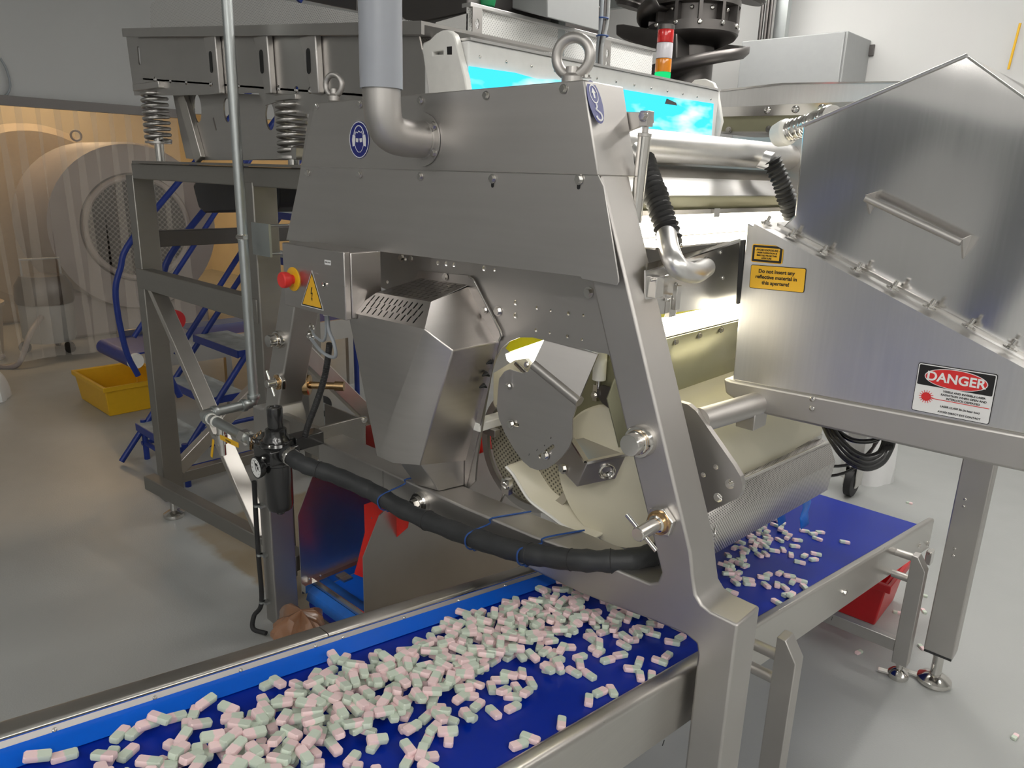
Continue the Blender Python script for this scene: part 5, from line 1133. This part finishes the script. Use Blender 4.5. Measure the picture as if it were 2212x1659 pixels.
# ================================================================== cross tray behind, running away from the hood
ct = thing('spreader_tray', 'bright perforated spreader tray on brackets behind the infeed box', 'tray', (-2.1, 2.5, 2.0))
m_ctw = perforated('spreader_perforated', (.90, .90, .88), .009, .45, metal=.1, axes='YZ', dark=.55)
z2t = on(1100, 37, X=-2.0).z
obj('front_wall', B().box(-2.006, -2.0, 1.88, 3.0, z2t - .27, z2t), m_ctw, ct); obj('top_lip', B().box(-2.03, -1.985, 1.88, 3.0, z2t, z2t + .014), m_laser, ct, bevel=.002)
obj('end_wall', B().prism([on(x, y, Y=1.88) for x, y in ((1012, 28), (1012, 120), (950, 120), (935, 60), (942, 48))], (0, .005, 0)), m_ctw, ct)
for y in (1.885, 2.62):
    hh_ = [circ(y + .022, z2t - .05 - .045 * k, .010, 12, .017) for k in range(4)]
    obj('perforated_post', B().plate([(y, z2t - .26), (y + .045, z2t - .26), (y + .045, z2t), (y, z2t)], hh_, (-1.985, 0, 0), EY, EZ, (.004, 0, 0)), m_tray, ct, smooth=0)
obj('rear_wall', B().box(-2.5, -2.495, 1.88, 3.0, z2t - .25, z2t + .03), m_ctw, ct); obj('tray_floor', B().box(-2.5, -2.0, 1.88, 3.0, z2t - .255, z2t - .25), m_ctw, ct)
for k in range(5):
    y = 2.75 + k * .08; obj('lower_bracket', B().box(-2.0, -1.96, y, y + .03, z2t - .30, z2t - .24), m_tray, ct)
# dark housing and motors above the tray
dh = thing('overhead_hopper', 'dark metal hopper with green and blue fittings over the spreader tray', 'hopper', (-2.4, 2.0, 2.25))
obj('hopper_box', B().prism([on(x, y, Y=1.9) for x, y in ((868, -60), (868, 38), (880, 46), (900, 50), (960, 38), (1010, 26), (1010, -60))], (-.1, .9, .05)), m_elev, dh, bevel=.005)
p = on(1050, 0, Y=2.0); obj('green_fitting', B().lathe([(0, -.03), (.03, -.02), (.035, 0), (.03, .03), (0, .04)], p, EZ, 16), m_greenp, dh)
obj('light_box', B().prism([on(x, y, Y=2.15) for x, y in ((1105, -50), (1105, 18), (1182, 38), (1182, -50))], (0, .3, .0)), m_grey, dh, bevel=.004); obj('under_box', B().prism([on(x, y, Y=2.2) for x, y in ((1060, -30), (1060, 12), (1085, 24), (1104, 18), (1104, -30))], (0, .3, 0)), m_elev, dh)
obj('dark_slab', B().prism([on(x, y, Y=2.6) for x, y in ((1060, 20), (1185, 50), (1185, 60), (1055, 30))], (0, .3, .0)), m_elev, dh)
p = on(645, 3, Y=1.75); obj('blue_handle', B().cyl(p, p + V((.03, .1, .15)), .012), m_bluepaint, dh); obj('side_motor', B().prism([on(x, y, Y=1.85) for x, y in ((640, -40), (655, 0), (770, 22), (770, -40))], (0, .15, 0)), m_elev, dh)
# ================================================================== left background
cu = thing('strip_curtain', 'hanging clear plastic strip curtain with dark rail across the opening', 'strip curtain', (XL, 2.1, 0))
obj('rail', B().box(XL + .0, XL + .06, 1.2, 3.05, 2.03, 2.10), m_elev, cu)
m_strip = plain('clear_pvc', (.86, .80, .72), .22, noise=.05, nscale=3, alpha=.22, bump=.5, bscale=6)
ns = 13
for i in range(ns):
    y0_ = 1.22 + i * .13; rows = []
    rr2 = random.Random(i)
    ph = rr2.uniform(0, 6); sw = rr2.uniform(-.06, .06)
    for k in range(10):
        t = k / 9; z = 2.05 - 1.95 * t
        rows.append([V((XL + .03 + .02 * (i % 2) + .03 * t * math.sin(ph + 2.3 * j / 4 + 2 * t), y0_ + .17 * j / 4 + sw * t, z)) for j in range(5)])
    obj('strip', B().sheet(rows), m_strip, cu, smooth=60)
# coating drum beyond the curtain
dx_ = -7.75; dcn = on(296, 492, X=dx_)
dr = thing('coating_drum', 'large grey coating drum with round mesh door beyond the curtain', 'drum', (dx_ - .6, dcn.y, 0))
obj('drum_face', B().lathe([(.50, 0), (.52, .03), (.78, .01), (.80, -.04), (.80, -1.0), (.70, -1.1)], (dx_, dcn.y, dcn.z), EX, 56), m_drum, dr)
obj('mesh_door', B().lathe([(.46, .0), (.46, .02)], (dx_ + .035, dcn.y, dcn.z), EX, 48), m_mesh, dr); obj('door_ring', B().torus((dx_ + .05, dcn.y, dcn.z), EX, .48, .028, 48, 10), m_drum, dr)
obj('door_bar', B().box(dx_ + .05, dx_ + .07, dcn.y - .04, dcn.y + .04, dcn.z - .46, dcn.z + .46), m_drum, dr)
for s_ in (-.35, .35): obj('lifting_eye', B().torus((dx_ - .3, dcn.y + s_, dcn.z + .84), EX, .045, .01, 20, 8), m_drum, dr)
obj('plinth', B().box(dx_ - 1.1, dx_ - .1, dcn.y - .7, dcn.y + .7, 0, dcn.z - .6), m_drum, dr, bevel=.03)
d2 = on(90, 470, X=-8.9); dr2 = thing('second_drum', 'smooth tan drum casing deeper beyond the curtain', 'drum', (-9.4, d2.y, 0))
m_tan = plain('tan_drum', (.52, .43, .31), .45, noise=.05)
obj('casing', B().lathe([(.0, .02), (.85, 0), (.92, -.06), (.92, -1.0), (.0, -1.05)], (-8.9, d2.y, d2.z), EX, 56), m_tan, dr2); obj('plinth', B().box(-9.9, -9.0, d2.y - .6, d2.y + .6, 0, d2.z - .5), m_tan, dr2, bevel=.03)
# vacuum cleaner
vp = on(160, 772, Z=0); vp.x -= .38; vp.y -= .06; vc = thing('vacuum_cleaner', 'grey and white drum vacuum cleaner on wheels beyond the curtain', 'vacuum cleaner', (vp.x, vp.y, 0))
obj('tank', B().lathe([(.19, .10), (.21, .14), (.21, .42), (.20, .44)], (vp.x, vp.y, 0), EZ, 28), m_grey, vc); obj('motor_head', B().lathe([(.22, .44), (.23, .47), (.22, .60), (.17, .68), (0, .70)], (vp.x, vp.y, 0), EZ, 28), m_elev, vc)
for a in (.5, 2.6, 4.4): obj('wheel', B().lathe([(.05, -.015), (.05, .015)], (vp.x + .2 * math.cos(a), vp.y + .2 * math.sin(a), .05), V((-math.sin(a), math.cos(a), 0)), 14), m_black, vc)
obj('hose', B().tube(spline([V((vp.x + .2, vp.y - .1, .35)), V((vp.x + .4, vp.y - .25, .25)), V((vp.x + .5, vp.y - .4, .03)), V((vp.x + .3, vp.y - .55, .03)), V((vp.x + .1, vp.y - .4, .03))], 8), .022, 10), m_drum, vc, smooth=60)
obj('handle', B().tube([V((vp.x, vp.y - .15, .6)), V((vp.x, vp.y - .15, .82)), V((vp.x, vp.y + .15, .82)), V((vp.x, vp.y + .15, .6))], .012, 8), m_grey, vc)
# pale tub beside the vacuum
tp = on(70, 790, Z=0); tb_ = thing('pale_tub', 'pale round tub on the floor beyond the curtain', 'tub', (tp.x - .7, tp.y - .3, 0)); obj('tub', B().lathe([(.26, 0), (.30, .42), (.32, .43), (.32, .46), (.28, .46), (.25, .02)], (tp.x - .7, tp.y - .3, 0), EZ, 28), m_tan, tb_)
# yellow crate
crate('yellow_crate', 'shallow yellow plastic crate on the grey floor', -5.48, 1.84, .60, .44, .21, m_yellow, .0, lip=.012, taper=.9)
# blue mobile steps
st_ = thing('mobile_steps', 'blue tubular mobile steps with grey treads behind the stand', 'steps', (-4.05, 1.9, 0))
sx0, sx1_ = -4.28, -3.74; ST0, RUN, RISE = 1.50, .185, .232
for k in range(6):
    y, z = ST0 + RUN * k, .225 + RISE * k
    t_ = obj('tread', B().box(sx0, sx1_, y - .02, y + .19, z - .012, z), m_tread, st_, bevel=.002); obj('tread_edge', B().box(sx0, sx1_, y - .024, y - .018, z - .04, z + .002).box(sx1_, sx1_ + .006, y - .02, y + .19, z - .035, z + .002), m_bluepaint, t_)
for x in (sx0, sx1_):
    obj('stringer', B().cyl((x, ST0 - .12, .02), (x, ST0 + RUN * 6, .02 + RISE * 6.6), .016, n=12), m_bluepaint, st_)
    obj('post', B().cyl((x, ST0 + .02, 0), (x, ST0 + .02, .24), .016, n=12), m_bluepaint, st_); obj('rear_post', B().cyl((x, ST0 + RUN * 6, .12), (x, ST0 + RUN * 6, 1.55), .016, n=12), m_bluepaint, st_)
    hr = [V((x, ST0 + .02, .50)), V((x, ST0 - .03, .66)), V((x, ST0 - .05, .95)), V((x, ST0 - .01, 1.10)), V((x, ST0 + .08, 1.27)), V((x, ST0 + RUN * 3, 1.27 + RISE * 2.2)), V((x, ST0 + RUN * 6, 1.27 + RISE * 5))]
    obj('hand_rail', B().tube(spline(hr, 5), .016, 12), m_bluepaint, st_, smooth=60)
    obj('mid_rail', B().cyl((x, ST0 + .02, .72), (x, ST0 + RUN * 6, .72 + RISE * 6), .014, n=12), m_bluepaint, st_)
    obj('base_rail', B().cyl((x, ST0, .10), (x, ST0 + RUN * 6 + .1, .10), .014, n=12), m_bluepaint, st_)
    b = B(); b.lathe([(.06, -.018), (.075, -.012), (.075, .012), (.06, .018)], (x, ST0 + RUN * 6 + .08, .075), EX, 20); w1_ = obj('wheel', b, m_rubber, st_); obj('hub', B().lathe([(.03, -.02), (.03, .02)], (x, ST0 + RUN * 6 + .08, .075), EX, 14), m_grey, w1_)
obj('cross_rail', B().cyl((sx0, ST0 + .02, .10), (sx1_, ST0 + .02, .10), .014, n=12), m_bluepaint, st_); obj('cross_rail', B().cyl((sx0, ST0 + RUN * 6, .3), (sx1_, ST0 + RUN * 6, .3), .014, n=12), m_bluepaint, st_)
# blue belt conveyor behind the steps
bcv = thing('small_blue_conveyor', 'low blue belt conveyor with pale end roller near the yellow crate', 'conveyor', (-5.1, 2.3, 0))
bx0, bx1, by0, bz0 = -5.40, -4.86, 1.72, .44
b = B(); b.cyl((bx0, by0, bz0), (bx1, by0, bz0), .05, n=24); obj('end_roller', b, m_bluepaint, bcv); obj('roller_cap', B().lathe([(.052, 0), (.045, .02), (0, .02)], (bx1, by0, bz0), EX, 24), m_white, bcv)
obj('belt', B().box(bx0, bx1, by0, 3.6, bz0 + .04, bz0 + .05), m_bluepaint, bcv); obj('frame', B().box(bx1, bx1 + .03, by0 + .1, 3.6, bz0 - .06, bz0 + .09).box(bx0 - .03, bx0, by0 + .1, 3.6, bz0 - .06, bz0 + .09), m_tray, bcv)
for y in (2.3, 3.3):
    for x in (bx0 - .03, bx1 - .01): obj('leg', B().box(x, x + .04, y, y + .04, 0, bz0 - .06), m_tray, bcv)
obj('motor', B().cyl((bx0 + .05, 2.05, bz0 + .2), (bx0 + .40, 2.05, bz0 + .2), .07, n=20), m_redcrate, bcv); obj('cross_bar', B().box(bx0, bx1, 2.0, 2.1, bz0 + .05, bz0 + .14), m_grey, bcv)
# dark hopper bin hanging above the steps
nb = px2([(426, 384), (602, 388), (602, 445), (590, 458), (440, 460), (428, 450), (420, 420), (415, 400)], 1.5)
hb_ = thing('dark_bin', 'dark navy plastic bin hung inside the feeder stand', 'bin', (on(500, 460, Y=1.5).x, 1.6, on(500, 460, Y=1.5).z))
obj('bin_shell', B().prism([V((x, 1.5, z)) for x, z in nb], (0, .25, 0)), m_dark, hb_, bevel=.012, seg=3); obj('bin_rim', B().box(min(q_[0] for q_ in nb) - .01, max(q_[0] for q_ in nb), 1.485, 1.765, max(q_[1] for q_ in nb) - .02, max(q_[1] for q_ in nb) + .005), m_dark, hb_)
zr_ = max(q_[1] for q_ in nb)
for x in (-2.8, -2.45): obj('hanger', B().box(x, x + .03, 1.36, 1.50, zr_ - .004, zr_ + .006), m_stand, hb_)
# white sack at the left
wp_ = on(-10, 858, Z=0); b = B(); rows = []
for i in range(9):
    th = PI / 2 * i / 8; rows.append([V((wp_.x + .16 * math.cos(ph) * math.cos(th) * (1 + .12 * math.sin(4 * ph)), wp_.y - .04 + .13 * math.sin(ph) * math.cos(th) * (1 + .1 * math.sin(5 * ph)), .24 * math.sin(th))) for ph in [2 * PI * j / 20 for j in range(21)]])
tag(obj('white_sack', B().sheet(rows), m_signW, smooth=50), 'white sack slumped on the floor at the curtain', 'sack')
# trailing grey cable loop on the wall
tag(obj('wall_cable', B().tube(spline([on(0, 125, X=XL + .03), on(14, 150, X=XL + .03), on(22, 185, X=XL + .03), on(14, 205, X=XL + .03), on(0, 208, X=XL + .03)], 6), .008, 8), m_cable, smooth=60), 'thin blue-grey cable looping on the grey wall above the curtain', 'cable')
# ================================================================== upper and right background
# signal tower on the infeed box
sp0 = on(1430, 178, X=-1.45); sk_ = thing('signal_tower', 'signal light tower with red, white, orange and lit green lenses', 'signal light', (sp0.x, sp0.y, sp0.z))
zz_ = lambda y: on(1430, y, X=-1.45).z
for y0_, y1_, m__, n_ in ((62, 91, m_glassred, 'red_lens'), (92, 126, m_lensw, 'white_lens'), (127, 156, m_glassor, 'orange_lens'), (157, 181, m_lensgreen, 'green_lens')):
    obj(n_, B().lathe([(.0255, zz_(y1_)), (.0262, zz_(y1_) + .003), (.0262, zz_(y0_) - .003), (.0255, zz_(y0_))], (sp0.x, sp0.y, 0), EZ, 28), m__, sk_)
obj('cap', B().lathe([(.027, zz_(62)), (.027, zz_(52)), (.024, zz_(51)), (0, zz_(51))], (sp0.x, sp0.y, 0), EZ, 28), m_elev, sk_); obj('base', B().lathe([(.026, zz_(181) - .05), (.026, zz_(181))], (sp0.x, sp0.y, 0), EZ, 24), m_elev, sk_)
# spiral elevator
ev = on(1492, 120, Y=3.3); el = thing('spiral_elevator', 'dark grey spiral elevator column with helical flights and a bolted flange', 'elevator', (ev.x, ev.y, 0))
K = .00268     # metres per pixel there
obj('column', B().cyl((ev.x, ev.y, .4), (ev.x, ev.y, 2.36), .105, n=36), m_elev, el)
zf = on(1487, 60, Y=3.3).z
fl0 = obj('flange', B().lathe([(.12, zf - .09), (.19, zf - .06), (.205, zf - .04), (.205, zf + .0), (.17, zf + .004), (.17, zf + .07), (.205, zf + .074), (.205, zf + .10), (.16, zf + .11), (.16, zf + .6)], (ev.x, ev.y, 0), EZ, 40), m_elev, el)
for k in range(12):
    a = 2 * PI * k / 12 + .15; d_ = V((math.cos(a), math.sin(a), 0)); obj('flange_rib', B().obox(V((ev.x, ev.y, zf + .037)) + d_ * .188, d_, V((-d_.y, d_.x, 0)), EZ, .018, .008, .037), m_elev, fl0)
    bolt(fl0, V((ev.x, ev.y, zf - .012)) + d_ * .204, d_, .012, dome=True); bolt(fl0, V((ev.x, ev.y, zf + .052)) + d_.lerp(V((-d_.y, d_.x, 0)), .25).normalized() * .172, d_, .010, dome=True)
for base in (-.26, -.55, -.84):                 # helical flights
    rows = []; 
    for i in range(44):
        a = 2 * PI * i / 40 - 2.2; z = zf + base + .29 * i / 40
        rows.append([V((ev.x + r * math.cos(a), ev.y + r * math.sin(a), z + dz)) for r, dz in ((.10, .0), (.24, 0), (.262, .02), (.262, .05))])
    solid(obj('flight', B().sheet(rows), m_elev, el, smooth=60), .008)
obj('chute', B().prism([on(x, y, Y=3.1) for x, y in ((1330, 53), (1345, 52), (1462, 72), (1462, 130), (1345, 85), (1330, 75))], (0, .2, 0)), m_elev, el, bevel=.006)
for (x, y, r) in ((1362, 8, .075), (1612, -6, .085)):
    p = on(x, y, Y=3.4 if x < 1500 else 4.1); r = r if x < 1500 else r * 1.2; du = thing('overhead_duct', 'dark duct end hanging %s' % ('beside the grey struts' if x < 1500 else 'beside the wall cables'), 'duct', p); obj('duct', B().lathe([(r * .9, -.02), (r, 0), (r, .8)], p, V((.25, .1, 1)), 28), m_elev, du); obj('duct_lip', B().torus(p, V((.25, .1, 1)), r, .008, 28, 8), m_elev, du)
# grey struts and cables hanging from the ceiling
p = on(1197, 70, Y=2.35); tag(obj('ceiling_strut', B().box(p.x - .022, p.x + .022, p.y, p.y + .04, on(1197, 142, Y=2.35).z, ZC), m_galv, bevel=.002), 'galvanised strut hanging from the ceiling behind the eye bolt', 'strut')
cb_ = thing('cable_drop', 'bundle of grey cables tied to a rod dropping from the ceiling', 'cables', on(1300, 150, Y=2.5))
for i, (x0, x1) in enumerate(((1296, 1292), (1302, 1298), (1309, 1300))):
    obj('cable', B().tube(spline([on(x0 + 6, -20, Y=2.5 + .01 * i), on(x0 + 2, 50, Y=2.5 + .01 * i), on(x1, 100, Y=2.5), on(x1 - 3, 160, Y=2.5)], 6), .008, 8), (m_cable, m_elev, m_grey)[i], cb_, smooth=60)
for y in (40, 78): obj('cable_tie', B().torus(on(1301, y, Y=2.5), EZ, .022, .003, 16, 6), m_tie, cb_)
# shelf rails high on the back wall
for i, y in enumerate((6, 22)):
    a, c_ = on(1212, y + 3, Y=4.4), on(1420, y - 22, Y=4.4); tag(obj('cable_tray', B().beam(a, c_, .05, .045), m_galv), 'galvanised cable tray %s behind the strut' % ('just under another' if i else 'above another'), 'cable tray')
# feeder trough behind the light box
tr = thing('steel_trough', 'long steel trough with bolted flange behind the tube and laser hood', 'trough', (-1.2, 3.0, 1.8))
def trp(l, y0_, mat, name, dep=.01): return obj(name, B().prism([on(x, y, Y=y0_) for x, y in l], (0, dep, 0)), mat, tr, smooth=0)
trp([(1555, 196), (1690, 181), (1990, 176), (1990, 215), (1840, 222), (1555, 236)], 2.93, m_laser, 'upper_face'); trp([(1555, 194), (1690, 179), (1990, 174), (1990, 178), (1690, 183), (1555, 198)], 2.925, m_bright, 'upper_lip', .3)
trp([(1555, 232), (1850, 219), (1850, 246), (1555, 252)], 2.90, m_bright, 'flange'); trp([(1555, 250), (1850, 246), (1850, 284), (1555, 284)], 2.93, m_olive, 'lower_face')
for x, y in ((1658, 238), (1718, 236), (1775, 233)): bolt(tr, on(x, y, Y=2.898), nF, .014, dome=True)
for x, y in ((1574, 284), (1661, 282)): bolt(tr, on(x, y - 3, Y=2.925), nF, .009)
obj('trough_floor', B().prism([on(x, y, Y=2.93) for x, y in ((1555, 284), (1850, 284), (1850, 288), (1555, 288))], (0, .4, 0)), m_tray, tr)
obj('support_post', B().box(-1.5, -1.44, 3.1, 3.16, 0, 1.8), m_stand, tr)
# cabinet on the back wall
kb = thing('wall_cabinet', 'grey steel electrical cabinet fixed to the white back wall', 'cabinet', (-2.2, 5.5, 1.6))
kx0, kx1 = on(1600, 87, Y=5.25).x, on(1830, 65, Y=5.25).x; kz = on(1830, 65, Y=5.25).z
obj('body', B().box(kx0, kx1, 5.27, 5.699, 1.75, kz), m_grey, kb, bevel=.006); obj('door', B().box(kx0 + .01, kx1 - .012, 5.25, 5.27, 1.76, kz - .004), m_grey, kb, bevel=.006); obj('cabinet_bracket', B().box(kx1, kx1 + .03, 5.68, 5.699, kz - .1, kz - .03), m_elev, kb)
for i, x in enumerate((1641, 1652, 1660)):
    a = on(x, 80, Y=5.45); tag(obj('wall_cable', B().tube([V((a.x, 5.45, kz)), V((a.x, 5.45, ZC - .01))], .014, 10), m_elev, smooth=60), 'dark cable entering the top of the grey cabinet', 'cable', 'cables into the cabinet'); 
a = on(1686, 40, Y=5.5); tag(obj('wall_channel', B().box(a.x - .045, a.x + .045, 5.5, 5.56, kz, ZC), m_galv), 'galvanised channel rising above the grey cabinet', 'channel')
tag(obj('yellow_wall_pipe', B().cyl(on(2178, 150, Y=5.66), on(2204, 50, Y=5.66), .007), m_yellow), 'thin yellow pipe running up the white wall', 'pipe')
# trolley with castor and cables under the laser box
cp_ = on(1828, 1075, Z=0); tl = thing('castor_trolley', 'steel trolley leg on a swivel castor with loose cables behind the guard', 'trolley', (cp_.x, cp_.y, 0))
obj('leg', B().box(cp_.x - .05, cp_.x + .05, cp_.y + .02, cp_.y + .12, .26, 1.0), m_laser, tl, bevel=.004); obj('upper_frame', B().box(cp_.x - .9, cp_.x + .05, cp_.y + .02, cp_.y + .12, .9, 1.0), m_laser, tl, bevel=.004)
obj('swivel', B().lathe([(.055, .20), (.055, .215), (.03, .23), (.03, .26)], (cp_.x, cp_.y + .07, 0), EZ, 20), m_bright, tl); obj('fork', B().box(cp_.x - .035, cp_.x - .028, cp_.y + .01, cp_.y + .10, .06, .2).box(cp_.x + .028, cp_.x + .035, cp_.y + .01, cp_.y + .10, .06, .2), m_bright, tl)
obj('wheel', B().lathe([(.06, -.025), (.08, -.018), (.08, .018), (.06, .025)], (cp_.x, cp_.y + .05, .08), EX, 24), m_rubber, tl)
for k in range(2): obj('loose_cable', B().tube(spline([V((cp_.x - .5, cp_.y - .1, .18 + .04 * k)), V((cp_.x - .1, cp_.y - .12, .13 + .06 * k)), V((cp_.x + .12, cp_.y - .1, .35)), V((cp_.x + .1 + .1 * k, cp_.y - .05, .85))], 8), .008, 8), m_black, tl, smooth=60)
wb = on(1868, 1030, Z=0); b = B(); rows = []
for i in range(9):
    th = PI / 2 * i / 8; rows.append([V((wb.x + .14 * math.cos(ph) * math.cos(th) ** .5 * (1 + .1 * math.sin(5 * ph + 4 * th)), wb.y + .14 * math.sin(ph) * math.cos(th) ** .5 * (1 + .1 * math.sin(4 * ph)), .55 * math.sin(th))) for ph in [2 * PI * j / 22 for j in range(23)]])
tag(obj('white_bag', B().sheet(rows), m_signW, smooth=50), 'tall white plastic bag standing on the floor behind the castor', 'bag')
